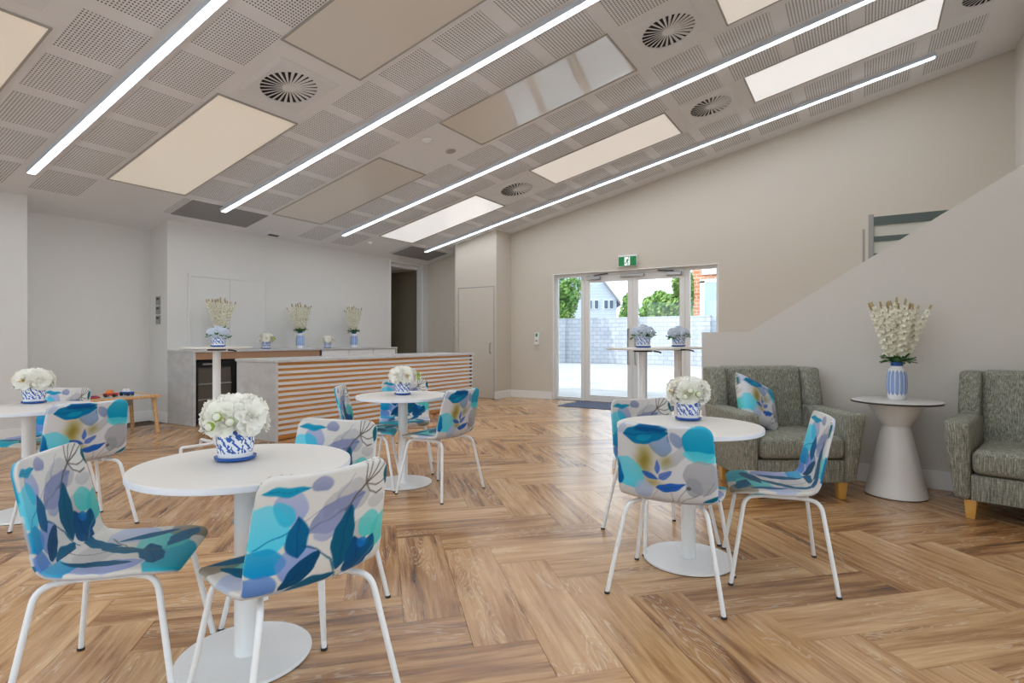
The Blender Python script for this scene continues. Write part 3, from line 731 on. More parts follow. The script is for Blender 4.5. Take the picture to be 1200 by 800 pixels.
def BQ(x, y, w, h_, col, al): u, v = pq(x, y); return ('b', col, u, v, w/560*.225, h_/480*.19, al)
backQ = paint((214, 214, 216), [
    EQ(85, 330, 90, 70, 0, (180, 190, 210), .7), EQ(320, 400, 130, 150, 10, (128, 152, 186), .75), EQ(420, 375, 60, 120, 35, (130, 146, 178), .8), EQ(400, 480, 200, 70, 42, (188, 190, 194), .85),
    EQ(540, 390, 190, 210, 0, (24, 150, 182), .92), EQ(540, 470, 200, 70, -8, (112, 204, 214), .85), BQ(225, 510, 110, 220, (142, 128, 62), .95), BQ(350, 500, 80, 90, (150, 140, 84), .7), BQ(265, 645, 110, 60, (160, 146, 90), .8),
    EQ(540, 590, 190, 210, 0, (168, 168, 172), .85), EQ(495, 650, 90, 120, 0, (146, 150, 156), .6), EQ(120, 600, 200, 190, -20, (104, 202, 220), .85), EQ(50, 600, 70, 180, 8, (14, 108, 160), .92), EQ(210, 690, 110, 120, 20, (176, 190, 216), .8), EQ(340, 760, 180, 60, 0, (196, 198, 204), .7),
    LQ(240, 348, 270, 120, 8, (8, 116, 156)), EQ(270, 312, 190, 46, 2, (0, 84, 132), .9), EQ(230, 370, 90, 40, 10, (30, 150, 180), .7), LQ(255, 600, 100, 36, -28, (60, 104, 172)), LQ(345, 585, 104, 40, 35, (104, 128, 186)), LQ(303, 545, 90, 30, 92, (96, 124, 186)), LQ(365, 657, 175, 52, 12, (44, 98, 172)),
    SQ([(290, 690), (250, 770)], 7, (190, 190, 190)), SQ([(380, 780), (375, 690)], 4, (130, 132, 136)), SQ([(395, 780), (425, 700), (465, 660)], 4, (120, 122, 128)), SQ([(410, 770), (460, 730), (530, 690)], 4, (120, 122, 128)), SQ([(545, 700), (600, 625)], 5, (140, 140, 144)), SQ([(362, 300), (375, 380)], 4, (60, 90, 130)),
    LQ(590, 735, 120, 40, 25, (10, 110, 140)), EQ(465, 660, 24, 24, 0, (90, 92, 98), .9)])
def sm_(x, y): return (x-.5)*.46, y*.42
def ES(x, y, w, h_, rot, col, al=.85): u, v = sm_(x, y); return ('e', col, u, v, w*.23, h_*.21, rot, al)
def LS(x, y, l, w, rot, col, al=.95): u, v = sm_(x, y); return ('l', col, u, v, l*.23, w*.23, rot, al)
seatP = paint((214, 209, 202), [
    ES(.25, .12, .7, .35, 0, (34, 158, 180), .85), ES(.62, .3, .5, .4, 10, TURQ, .8), ES(.9, .15, .4, .35, 0, (130, 122, 106), .8), ES(.15, .55, .3, .5, 0, LAV, .7), ES(.85, .6, .35, .4, 20, (176, 184, 206), .8), ES(.5, .75, .5, .3, 0, (196, 192, 190), .8), ES(.1, .9, .4, .3, 0, (60, 150, 190), .8),
    LS(.36, .30, .52, .16, 20, (0, 88, 120)), LS(.70, .17, .46, .15, 165, (0, 96, 130)), LS(.24, .66, .50, .13, 82, (0, 84, 112)), LS(.52, .58, .42, .12, 62, (4, 92, 120)), LS(.80, .46, .42, .12, 112, (0, 88, 120)), LS(.70, .86, .46, .13, 70, (0, 92, 120)),
    ('s', (110, 104, 96), [sm_(.4, .2), sm_(.55, .6), sm_(.45, .95)], .003, .8), ('s', (110, 104, 96), [sm_(.5, .5), sm_(.8, .75)], .003, .7)])
under = paint((206, 204, 204), [ES(.3, .3, .6, .5, 0, (120, 180, 200), .7), ES(.7, .7, .6, .5, 20, (150, 160, 196), .6), LS(.5, .5, .8, .3, 40, (20, 100, 140))])
def shell(t0, t1, cin, cout, name, vo, corner0, corner1):
    nu = 130; nt = max(12, int((t1-t0)/.0034)); ts = np.linspace(t0, t1, nt)
    px, pz = np.interp(ts, ARC, PROF[:, 0]), np.interp(ts, ARC, PROF[:, 1])
    e = 1e-3; tx, tz = np.interp(ts+e, ARC, PROF[:, 0])-np.interp(ts-e, ARC, PROF[:, 0]), np.interp(ts+e, ARC, PROF[:, 1])-np.interp(ts-e, ARC, PROF[:, 1])
    ln = np.hypot(tx, tz); nxv, nzv = tz/ln, -tx/ln           # towards the sitter
    wseat = .226; f = ts/TT
    wd = np.interp(f, [0, .25, .5, .62, 1], [.220, .232, .226, .230, .214])
    r0, r1 = .06, .05
    d0 = ts; wd = np.where(d0 < r0, wd-r0+np.sqrt(np.maximum(r0**2-(r0-d0)**2, 0)), wd)
    d1 = TT-ts; wd = np.where(d1 < r1, wd-r1+np.sqrt(np.maximum(r1**2-(r1-d1)**2, 0)), wd)
    cv = np.interp(f, [0, .3, .5, .65, 1], [-.004, .010, .022, .034, .030])
    S = np.linspace(-1, 1, nu); S = np.sign(S)*(1-(1-np.abs(S))**1.15)
    edge_t = np.ones(nt)
    if corner0: edge_t = np.minimum(edge_t, np.clip(ts/.012, 0, 1))
    if corner1: edge_t = np.minimum(edge_t, np.clip((TT-ts)/.012, 0, 1))
    y = S[None, :]*wd[:, None]
    es = np.clip((wd[:, None]-np.abs(y))/.012, 0, 1)
    k = .35+.65*np.sqrt(1-(1-np.minimum(es, edge_t[:, None]))**2)
    off = cv[:, None]*(S[None, :]**2)
    th = .010*k
    X = px[:, None]+nxv[:, None]*off; Z = pz[:, None]+nzv[:, None]*off
    inn = np.stack([X+nxv[:, None]*th, y, Z+nzv[:, None]*th], -1).reshape(-1, 3); out = np.stack([X-nxv[:, None]*th, y, Z-nzv[:, None]*th], -1).reshape(-1, 3)
    vs = np.vstack([inn, out]); n = nt*nu; fs = []
    I = np.arange(n).reshape(nt, nu)
    a, b, c, d = I[:-1, :-1].ravel(), I[:-1, 1:].ravel(), I[1:, 1:].ravel(), I[1:, :-1].ravel()
    fs = np.vstack([np.stack([a, b, c, d], 1), np.stack([d, c, b, a], 1)+n])
    rim = list(I[0, ::-1])+list(I[:, 0])[1:]+list(I[-1])[1:]+list(I[::-1, -1])[1:]
    rf = [(rim[i], rim[i+1], rim[i+1]+n, rim[i]+n) for i in range(len(rim)-1)]
    fs = [tuple(map(int, q)) for q in fs]+[tuple(map(int, q)) for q in rf]
    me = bpy.data.meshes.new(name); me.from_pydata(vs.tolist(), [], fs)
    tt = np.repeat(ts, nu)-vo; yy = y.ravel()
    col = np.vstack([cin(yy, tt), cout(-yy, tt)])/255
    col = np.clip(col.mean(1, keepdims=True)+(col-col.mean(1, keepdims=True))*1.18, 0, 1)**1.06
    cl = np.where(col <= .04045, col/12.92, ((col+.055)/1.055)**2.4)
    ca = me.color_attributes.new('print', 'FLOAT_COLOR', 'POINT')
    ca.data.foreach_set('color', np.hstack([cl, np.ones((len(cl), 1))]).ravel().astype(np.float32))
    bm = bmesh.new(); bm.from_mesh(me); bmesh.ops.recalc_face_normals(bm, faces=bm.faces); bm.to_mesh(me); bm.free()
    me.polygons.foreach_set('use_smooth', [True]*len(me.polygons)); me.materials.append(M['print_fabric']); return me
seat_me = shell(0, TB, seatP, under, 'seat', 0, True, False)
BV = TB-.01
back_PQ = shell(TB, TT, backP, backQ, 'backrest', BV, False, True)
back_PP = shell(TB, TT, backP, backP, 'backrest', BV, False, True)
def arc_pts(a, b, c, r, n=6):   # rounded corner at b
    a, b, c = Vector(a), Vector(b), Vector(c); p = b+(a-b).normalized()*r; q = b+(c-b).normalized()*r
    return [a]+[p.lerp(b, t).lerp(b.lerp(q, t), t) for t in [i/n for i in range(n+1)]]+[c]
LEGR = .0102
def leg_me(sx, sy):
    foot = (.235 if sx > 0 else -.235, sy*(.248 if sx > 0 else .262), .008)
    top = (.165 if sx > 0 else -.175, sy*.185, .424)
    inner = (top[0]*.3, sy*.13, .424)
    p = arc_pts(inner, top, foot, .05)
    return MB().tube(p, LEGR, 12).mesh('leg', 'white_metal', smooth=True)
LEGS = {(a, b): leg_me(a, b) for a in (1, -1) for b in (1, -1)}
CAP = MB().disc(.0128, 0, .010, 12).mesh('foot_cap', 'rubber')
FRAME = MB().box(-.085, .13, -.15, -.12, .416, .436).box(-.085, .13, .12, .15, .416, .436).box(-.03, .03, -.115, .115, .416, .434).mesh('seat_bracket', 'white_metal')
def make_chair(x, y, deg, label, back, grp='printed chairs at the round tables'):
    t = thing('cafe_chair', label, 'chair', (x, y, 0), math.radians(deg), grp)
    link('seat', seat_me, t); link('backrest', back, t); link('seat_bracket', FRAME, t)
    for (a, b), me in LEGS.items():
        g = link('leg', me, t); link('foot_cap', CAP, g, ((.235 if a > 0 else -.235)*1.003, b*(.248 if a > 0 else .262)*1.003, 0))
    return t
make_chair(-2.23, .97, 47, 'white-legged chair with blue leaf print, nearest the left edge, facing the front table', back_PQ)
make_chair(-1.60, 1.20, 170, 'white-legged leaf-print chair at the front table with its back to the camera', back_PP)
make_chair(-2.08, 1.64, -75, 'leaf-print chair on the far side of the front table, facing the camera', back_PQ)
make_chair(-2.845, 3.50, 179, 'leaf-print chair with olive and grey back, right of the table before the bar', back_PQ)
make_chair(-3.48, 3.34, 38, 'leaf-print chair seen edge-on, left of the table before the bar', back_PQ)
make_chair(-3.60, 3.91, -48, 'leaf-print chair between the bar battens and the table before it, facing the camera', back_PQ)
make_chair(-.785, 2.77, 94, 'leaf-print chair with its back to the camera at the right-hand table', back_PQ)
make_chair(-.385, 3.225, 195, 'leaf-print chair seen from the side, in front of the grey armchair', back_PQ)
make_chair(-1.05, 3.40, -40, 'leaf-print chair behind the right-hand table, towards the glazed doors', back_PQ)
make_chair(-4.28, 1.58, 180, 'leaf-print chair with its back to the camera at the table cut by the left edge', back_PQ)
make_chair(-5.27, 1.73, -68, 'leaf-print chair behind the table cut by the left edge, near the low wooden table', back_PQ)

# ------------------------------------------------------------------ round tables
def make_table():
    t = thing('round_table', 'x', 'table')
    tp = part('table_top', MB().disc(.385, .715, .74, 72, bev=.003), 'table_white', t, smooth=True)
    part('edge_band', MB().lathe([(.3855, .7175), (.3862, .728), (.3855, .7375)], 72), 'table_edge', tp, smooth=True)
    part('column', MB().tube([(0, 0, .012), (0, 0, .712)], .039, 28), 'white_metal', t, smooth=True)
    part('mount_plate', MB().disc(.11, .705, .715, 24), 'white_metal', t)
    part('base_plate', MB().disc(.24, .002, .014, 64, bev=.003), 'white_metal', t, smooth=True)
    part('base_gasket', MB().disc(.238, 0, .002, 48), 'rubber', t)
    return t
TAB = [(-2.0, 1.29, 'front white round pedestal table nearest the camera'), (-3.27, 3.53, 'white round pedestal table standing before the bar battens'),
       (-.81, 3.14, 'white round pedestal table in front of the armchairs'), (-4.88, 1.54, 'white round pedestal table cut off by the left edge')]
tb = make_table()
for i, (x, y, lb) in enumerate(TAB):
    put(tb if i == 0 else copy_tree(tb), (x, y, 0), 0, lb, 'white round cafe tables')
def make_bar_table():
    t = thing('bar_table', 'x', 'table')
    part('table_top', MB().disc(.35, 1.105, 1.125, 64, bev=.004), 'table_white', t, smooth=True)
    part('mount_plate', MB().disc(.09, 1.085, 1.105, 24), 'rubber', t)
    part('tilt_lever', MB().tube([(.10, .05, 1.09), (.14, .08, 1.085), (.17, .10, 1.075)], .008, 8), 'rubber', t)
    part('column', MB().tube([(0, 0, .07), (0, 0, 1.09)], .04, 24), 'white_metal', t, smooth=True)
    for k in range(4):
        a = PI/4+k*PI/2; c, s_ = math.cos(a), math.sin(a)
        part('foot', MB().tube(arc_pts((c*.03, s_*.03, .085), (c*.36, s_*.36, .085), (c*.365, s_*.365, 0), .02), .017, 10), 'white_metal', t, smooth=True)
    return t
bt_ = make_bar_table()
for i, (x, y, rz, lb) in enumerate(((-6.15+.22, 3.60-.11, math.radians(40), 'tall white bar table in front of the black fridge'), (-1.80, 5.30, .3, 'nearer tall bar table before the glazed doors'), (-1.70, 6.16, .3, 'further tall bar table before the glazed doors, partly behind the other'))):
    put(bt_ if i == 0 else copy_tree(bt_), (x, y, 0), rz, lb, 'tall bar tables')

# ------------------------------------------------------------------ flowers
def petal(mb, base, dirv, up, L_, Wd, cup, n=3):
    dirv = Vector(dirv).normalized(); side = dirv.cross(Vector(up)); side = side.normalized() if side.length > 1e-4 else dirv.orthogonal().normalized(); nrm = side.cross(dirv)
    vs = []
    for i in range(n):
        t = i/(n-1); w = Wd*(.35+.65*math.sin(PI*min(t*.75+.1, 1)))*random.uniform(.9, 1.1)
        c = Vector(base)+dirv*L_*t+nrm*cup*L_*t*t
        for s_ in (-1, 0, 1): vs.append(c+side*w*s_*.5+nrm*(.25*Wd*abs(s_))*t+nrm*random.uniform(-.06, .06)*Wd)
    mb.add(vs, [(i*3+j, i*3+j+1, i*3+j+4, i*3+j+3) for i in range(n-1) for j in range(2)])
def rnd_frame(ax):
    ax = Vector(ax).normalized(); a = ax.orthogonal().normalized(); return ax, a, ax.cross(a)
def peony_mesh(R, seed):
    random.seed(seed); mb = MB(); ga = 2.39996
    for ring, (cnt, tilt, ln, w) in enumerate(((6, .35, .45, .34), (9, .7, .72, .44), (12, 1.02, .92, .52), (13, 1.34, 1.04, .56), (12, 1.66, 1.04, .58), (9, 1.95, .95, .58))):
        for k in range(cnt):
            a = 2*PI*k/cnt+ring*.7+random.uniform(-.2, .2); ti = tilt+random.uniform(-.16, .16)
            d = Vector((math.cos(a)*math.sin(ti), math.sin(a)*math.sin(ti), math.cos(ti)))
            petal(mb, Vector((0, 0, 0))+d*R*.10, d, (0, 0, 1), R*ln*random.uniform(.84, 1.12), R*w*1.25, -.42 if tilt < 1.2 else random.uniform(-.3, .1), 5)
    return mb.mesh('peony', 'petal', smooth='all')
PEO = [peony_mesh(.062, s) for s in (1, 2, 3)]
def stam_mesh():
    random.seed(5); mb = MB()
    for k in range(26):
        a = random.uniform(0, 2*PI); ti = random.uniform(0, .9); d = Vector((math.cos(a)*math.sin(ti), math.sin(a)*math.sin(ti), math.cos(ti)))
        mb.tube([d*.008, d*.034], [.0012, .0026], 4)
    return mb.mesh('stamens', 'stamen')
STAM = stam_mesh()
BUD = MB().lathe([(0, -.016), (.010, -.013), (.0165, -.002), (.0155, .007), (.009, .015), (0, .017)], 12).mesh('bud', 'petal_cream', smooth='all')
SEP = MB().lathe([(0, -.019), (.012, -.0155), (.0185, -.004), (.0182, .004), (.0165, .009)], 7).mesh('sepals', 'bud_green', smooth='all')
def orient(o, d, p):
    o.location = p; o.rotation_mode = 'QUATERNION'; o.rotation_quaternion = Vector(d).to_track_quat('Z', 'Y')
def leaf_ring(cnt, R, z, ln, wd, tilt=.6, seed=1):
    random.seed(seed); mb = MB()
    for k in range(cnt):
        a = 2*PI*k/cnt+random.uniform(-.3, .3); ti = tilt+random.uniform(-.3, .35); d = Vector((math.cos(a)*math.cos(ti), math.sin(a)*math.cos(ti), math.sin(ti)))
        petal(mb, (R*math.cos(a), R*math.sin(a), z+random.uniform(-.01, .01)), d, (0, 0, 1), ln*random.uniform(.8, 1.2), wd, random.uniform(-.4, .1), 4)
    return mb
def pot_parts(t, s=1):
    part('pot', MB().lathe([(0, .012), (.058, .012), (.062, .018), (.068, .06), (.070, .118), (.066, .119), (.060, .10), (0, .10)], 40), 'pot_print', t, smooth=True)
    part('base_band', MB().lathe([(.0605, .012), (.0625, .0135), (.0652, .030), (.0650, .032)], 40), 'ceramic', t, smooth=True)
    part('saucer', MB().lathe([(0, 0), (.060, 0), (.074, .006), (.076, .016), (.070, .017), (.060, .011), (0, .011)], 40), 'cobalt', t, smooth=True)
def make_peony_pot():
    t = thing('peony_pot', 'x', 'flowers'); pot_parts(t)
    spots = [(0, 0, 1)]+[(math.cos(a)*.75, math.sin(a)*.75, .75) for a in np.arange(5)*2*PI/5+.3]+[(math.cos(a), math.sin(a), .12) for a in np.arange(6)*2*PI/6]
    for i, d in enumerate(spots):
        d = Vector(d).normalized(); p = Vector((0, 0, .165))+Vector((d.x*.088, d.y*.088, d.z*.048))
        o = link('peony', PEO[i % 3], t); orient(o, d, p)
        if i % 3 != 1: link('stamens', STAM, o)
    for d in ((1, .06, .28), (1, .38, .10), (1, -.12, -.05)):
        d = Vector(d).normalized(); b = link('bud', BUD, t); orient(b, d, Vector((0, 0, .150))+Vector((d.x*.150, d.y*.150, d.z*.11+.005))); link('sepals', SEP, b)
    part('leaves', leaf_ring(14, .05, .12, .06, .03, .2), 'leaf', t, smooth='all')
    return t
pp = make_peony_pot()
for i, (x, y, rz, s, lb) in enumerate(((-2.08, 1.30, -1.05, 1, 'white peonies in a blue and white pot on the front table'), (-3.30, 3.56, .6, .94, 'white peonies in a blue and white pot on the table before the bar'),
                                  (-.86, 3.33, -1.3, .98, 'white peonies in a blue and white pot on the table by the armchairs'), (-5.16, 1.66, 2.2, 1, 'white peonies in a blue and white pot on the leftmost table'))):
    o = pp if i == 0 else copy_tree(pp); put(o, (x, y, .74), rz, lb, 'peony pots on the round tables'); o.scale = (s, s, s)
for i, (y, lb) in enumerate(((5.62, 'small white peony pot on the back counter below the hatch corner'), (6.85, 'small white peony pot on the back counter between two tall vases'))):
    o = copy_tree(pp); put(o, (-8.16, y, CZ), .5+i, lb, 'peony pots on the back counter'); o.scale = (.86, .86, .86) if i else (.95, .95, 1.0)
# hydrangeas
def hyd_mesh(seed):
    random.seed(seed); mb = MB()
    for k in range(70):
        z = 1-1.7*(k+.5)/70; a = k*2.39996; r = math.sqrt(max(0, 1-z*z)); d = Vector((r*math.cos(a), r*math.sin(a), z)); ax, u, v = rnd_frame(d)
        ph = random.uniform(0, PI)
        for q in range(4):
            b = ph+q*PI/2; petal(mb, d*.050, (u*math.cos(b)+v*math.sin(b))+ax*.25, ax, .016, .014, .1, 3)
    return mb.mesh('hydrangea', 'petal_blue', smooth='all')
HYD = [hyd_mesh(1), hyd_mesh(2)]
def make_hyd():
    t = thing('hydrangea_pot', 'x', 'flowers'); pot_parts(t)
    for i, (a, e) in enumerate(((0, .35), (1.26, .4), (2.5, .3), (3.77, .4), (5.0, .35), (0, 1.57))):
        d = Vector((math.cos(a)*math.cos(e), math.sin(a)*math.cos(e), math.sin(e))); o = link('hydrangea', HYD[i % 2], t); orient(o, d, Vector((d.x*.065, d.y*.065, .135+d.z*.035)))
    part('leaves', leaf_ring(16, .05, .11, .075, .05, .1, 3), 'leaf', t, smooth='all')
    return t
hy = make_hyd()
for i, (p, rz, lb) in enumerate((((-5.92, 3.50, 1.125), 0, 'pale blue hydrangeas in a blue and white pot on the bar table by the fridge'), ((-1.80, 5.31, 1.125), 1, 'pale hydrangeas in a pot on the nearer bar table by the doors'), ((-1.70, 6.18, 1.125), 2, 'pale hydrangeas in a pot on the further bar table by the doors'))):
    put(hy if i == 0 else copy_tree(hy), p, rz, lb, 'hydrangea pots on the bar tables')
# tall vases of flower spikes
def spike_mesh(seed):
    random.seed(seed); mb = MB()
    for k in range(52):
        t = k/52; h_ = .10+t*.40; a = k*2.39996; r = .042*(1-t*.70); d = Vector((math.cos(a), math.sin(a), .35)).normalized(); ax, u, v = rnd_frame(d)
        base = Vector((0, 0, h_))+d*r*.55; ph = random.uniform(0, 1)
        for q in range(5):
            b = ph+q*2*PI/5; petal(mb, base, (u*math.cos(b)+v*math.sin(b))+ax*.45, ax, .039*(1-t*.6)*random.uniform(.8, 1.15), .030*(1-t*.58), .1, 3)
    return mb.mesh('flower_spike', 'petal_cream', smooth='all')
def tip_mesh(seed):
    random.seed(seed); mb = MB()
    for k in range(20):
        t = k/20; a = k*2.39996; r = .007*(1-t*.6); c = Vector((r*math.cos(a), r*math.sin(a), .49+t*.05))
        d = Vector((math.cos(a)*.5, math.sin(a)*.5, 1)).normalized(); mb.tube([c-d*.008, c, c+d*.009], [.002, .0045, .0015], 5)
    return mb.mesh('bud_tip', 'sepal', smooth='all')
SPK = [spike_mesh(s) for s in (3, 4, 5)]; TIP = tip_mesh(6); STEM = MB().tube([(0, 0, -.12), (0, 0, .52)], [.004, .0025], 6).mesh('stem', 'stem')
def make_vase():
    t = thing('flower_vase', 'x', 'flowers')
    part('vase', MB().lathe([(0, 0), (.050, 0), (.060, .012), (.069, .07), (.071, .13), (.067, .19), (.056, .235), (.042, .258), (.039, .268)], 44), 'vase_stripe', t, smooth=True)
    part('rim_band', MB().lathe([(.0395, .262), (.041, .268), (.041, .293), (.037, .296), (.031, .29), (.031, .25)], 36), 'cobalt', t, smooth=True)
    for i in range(15):
        if i == 0: d = Vector((0, 0, 1))
        else:
            a = i*2.39996; ti = .12+.34*i/14; d = Vector((math.cos(a)*math.sin(ti), math.sin(a)*math.sin(ti), math.cos(ti)))
        o = link('flower_spike', SPK[i % 3], t); orient(o, d, Vector((0, 0, .26))); link('stem', STEM, o); link('bud_tip', TIP, o)
        s = (1, .96, .92)[i % 3]; o.scale = (s, s, s)
    part('leaves', leaf_ring(40, .03, .30, .085, .036, .35, 9), 'leaf', t, smooth='all')
    return t
fv = make_vase()
VS = [((.232, 5.33, .735), 0, 1.0, 'tall blue-striped vase of cream flower spikes on the hourglass side table'), ((-8.16, 4.86, CZ), 1, .98, 'tall vase of cream flower spikes in front of the hatch, behind the hydrangeas'),
      ((-8.16, 6.27, CZ), 2, .98, 'tall vase of cream flower spikes at the middle of the back counter'), ((-8.16, 7.47, CZ), 2.6, .98, 'tall vase of cream flower spikes near the far end of the back counter')]
for i, (p, rz, s, lb) in enumerate(VS):
    o = fv if i == 0 else copy_tree(fv); put(o, p, rz, lb, 'tall flower vases'); o.scale = (s, s, s)

# ------------------------------------------------------------------ hourglass side table
t = thing('side_table', 'hourglass side table with a white pedestal and thin grey round top between the armchairs', 'table', (.225, 5.29, 0))
part('lower_cone', MB().lathe([(.208, .008), (.206, .03), (.098, .52), (.094, .535)], 56), 'pedestal', t, smooth=True)
part('upper_cone', MB().lathe([(.094, .535), (.098, .55), (.190, .70), (.194, .712)], 56), 'pedestal', t, smooth=True)
part('base_ring', MB().disc(.206, 0, .008, 48), 'edge_dark', t)
tp = part('table_top', MB().disc(.302, .717, .735, 72, bev=.003), 'table_grey', t, smooth=True)
part('edge_band', MB().lathe([(.3022, .717), (.3035, .722), (.3022, .730)], 72), 'edge_dark', tp, smooth=True)
part('under_plate', MB().disc(.194, .710, .717, 48), 'pedestal', t)

# ------------------------------------------------------------------ armchairs
def make_armchair():
    t = thing('armchair', 'x', 'armchair')
    def taper(xf, xb, y0b, y1b, y0t, y1t, z0, z1, xft=None, xbt=None):
        xft = xf if xft is None else xft; xbt = xb if xbt is None else xbt
        return MB().hexa([(xb, y0b, z0), (xf, y0b, z0), (xf, y1b, z0), (xb, y1b, z0), (xbt, y0t, z1), (xft, y0t, z1), (xft, y1t, z1), (xbt, y1t, z1)])
    part('seat_base', taper(.36, -.34, -.325, .325, -.325, .325, .13, .305), 'tweed', t, bevel=.012, smooth=True)
    part('seat_cushion', taper(.395, -.26, -.318, .318, -.318, .318, .312, .475), 'tweed', t, bevel=.045, seg=4, smooth=True)
    part('backrest', taper(-.20, -.36, -.34, .34, -.345, .345, .30, .975, -.31, -.44), 'tweed', t, bevel=.04, seg=4, smooth=True)
    part('back_shell', taper(-.33, -.40, -.42, .42, -.455, .455, .13, .96, -.40, -.46), 'tweed', t, bevel=.02, seg=2, smooth=True)
    for s in (1, -1):
        y = lambda a: a*s
        A, B, C_, D = sorted((y(.325), y(.415))), sorted((y(.325), y(.475))), None, None
        part('arm', taper(.37, -.36, A[0], A[1], B[0], B[1], .13, .655, .40, -.40), 'tweed', t, bevel=.03, seg=3, smooth=True)
        Wg = sorted((y(.335), y(.465)))
        part('wing', taper(-.16, -.42, Wg[0], Wg[1], Wg[0], Wg[1], .64, .965, -.24, -.46), 'tweed', t, bevel=.025, seg=3, smooth=True)
        for xx in (.30, -.30):
            part('leg', taper(xx+.025, xx-.025, y(.33)-.025, y(.33)+.025, y(.33)-.035, y(.33)+.035, 0, .13, xx+.035, xx-.035), 'honey_wood', t, bevel=.004, smooth=True)
    return t
ac = make_armchair()
put(ac, (-.575, 5.03, 0), math.radians(-58), 'grey-green tweed wing armchair with a printed cushion, left of the side table', 'tweed armchairs')
put(copy_tree(ac), (1.02, 5.085, 0), math.radians(-104), 'grey-green tweed wing armchair cut by the right edge', 'tweed armchairs')
# cushion
def cushion():
    n = 40; a = .215; vs = []; fs = []
    for side in (1, -1):
        for i in range(n):
            for j in range(n):
                u, v = -1+2*i/(n-1), -1+2*j/(n-1)
                pin = 1-.07*(1-u*u)*abs(v)**3; pin2 = 1-.07*(1-v*v)*abs(u)**3
                h_ = .075*((1-u**4)*(1-v**4))**.5
                vs.append((side*h_, u*a*pin2, v*a*pin))
    o = n*n
    for i in range(n-1):
        for j in range(n-1):
            q = (i*n+j, (i+1)*n+j, (i+1)*n+j+1, i*n+j+1); fs.append(q); fs.append(tuple(k+o for k in q[::-1]))
    me = bpy.data.meshes.new('cushion'); me.from_pydata(vs, [], fs)
    V = np.array(vs); col = np.vstack([backQ(V[:o, 1], V[:o, 2]+.19), backP(-V[o:, 1], V[o:, 2]+.19)])/255
    col = np.clip(col.mean(1, keepdims=True)+(col-col.mean(1, keepdims=True))*1.18, 0, 1)**1.06
    cl = np.where(col <= .04045, col/12.92, ((col+.055)/1.055)**2.4)
    ca = me.color_attributes.new('print', 'FLOAT_COLOR', 'POINT'); ca.data.foreach_set('color', np.hstack([cl, np.ones((len(cl), 1))]).ravel().astype(np.float32))
    bm = bmesh.new(); bm.from_mesh(me); bmesh.ops.remove_doubles(bm, verts=bm.verts, dist=1e-5); bmesh.ops.recalc_face_normals(bm, faces=bm.faces); bm.to_mesh(me); bm.free()
    me.polygons.foreach_set('use_smooth', [True]*len(me.polygons)); me.materials.append(M['print_fabric']); return me
cu = link('cushion', cushion(), None); tag(cu, 'square leaf-print cushion leaning in the corner of the left armchair', 'cushion')
fA = Vector((math.cos(math.radians(-58)), math.sin(math.radians(-58)), 0)); lA = Vector((-fA.y, fA.x, 0))
cu.location = Vector((-.575, 5.03, .675))-lA*.16-fA*.045
cu.rotation_mode = 'XYZ'; cu.rotation_euler = (Matrix.Rotation(math.radians(-22), 4, 'Z') @ Matrix.Rotation(math.radians(-24), 4, 'Y') @ Matrix.Rotation(math.radians(-24), 4, 'X')).to_euler()

# ------------------------------------------------------------------ low play table with toys
t = thing('play_table', 'low pine play table with round legs and a grey tub by the niche', 'table', (-8.06, 3.36, 0))
mb = MB(); mb.box(-.36, .36, -.44, -.37, .455, .49).box(-.36, .36, .37, .44, .455, .49).box(-.36, -.29, -.37, .37, .455, .49).box(.29, .36, -.37, .37, .455, .49)
part('top_frame', mb, 'pine', t, bevel=.008)
part('white_inset', MB().box(-.29, .29, -.37, .37, .462, .484), 'table_grey', t)
for sx in (1, -1):
    for sy in (1, -1): part('leg', MB().tube([(sx*.33, sy*.41, 0), (sx*.30, sy*.37, .455)], [.022, .026], 14), 'pine', t, smooth=True)
part('storage_tub', MB().box(-.22, .22, -.30, .16, .37, .455), 'grey_box', t, bevel=.01)
def toy(x, y, rz, c1, c2, lb, s=1):
    q = thing('toy_car', lb, 'toy', (x, y, .49), rz, 'toy cars on the play table')
    part('body', MB().box(-.075*s, .075*s, -.035*s, .035*s, .018*s, .05*s), c1, q, bevel=.008*s)
    part('cab', MB().hexa([(-.05*s, -.03*s, .05*s), (.035*s, -.03*s, .05*s), (.035*s, .03*s, .05*s), (-.05*s, .03*s, .05*s), (-.035*s, -.026*s, .088*s), (.012*s, -.026*s, .088*s), (.012*s, .026*s, .088*s), (-.035*s, .026*s, .088*s)]), c2, q, bevel=.004*s)
    for a in (-.045, .045):
        for b in (-.036, .036): part('wheel', MB().tube([(a*s, (b-.008)*s, .021*s), (a*s, (b+.008)*s, .021*s)], .021*s, 14), 'rubber', q)
toy(-7.92, 3.31, .9, 'toy_red', 'toy_orange', 'red toy car with dark wheels on the low pine table'); toy(-7.94, 3.50, .5, 'toy_blue', 'ceramic', 'blue and white toy car on the low pine table')
q = thing('toy_track', 'flat red and blue toy track piece lying on the low pine table', 'toy', (-7.92, 3.04, .49), .2)
part('bed', MB().box(-.06, .06, -.14, .14, 0, .018), 'toy_red', q, bevel=.004); part('stripe', MB().box(-.02, .02, -.14, .14, .018, .026), 'toy_blue', q); part('ramp', MB().hexa([(-.05, -.14, .018), (.05, -.14, .018), (.05, -.05, .018), (-.05, -.05, .018), (-.05, -.14, .05), (.05, -.14, .05), (.05, -.06, .022), (-.05, -.06, .022)]), 'rubber', q)

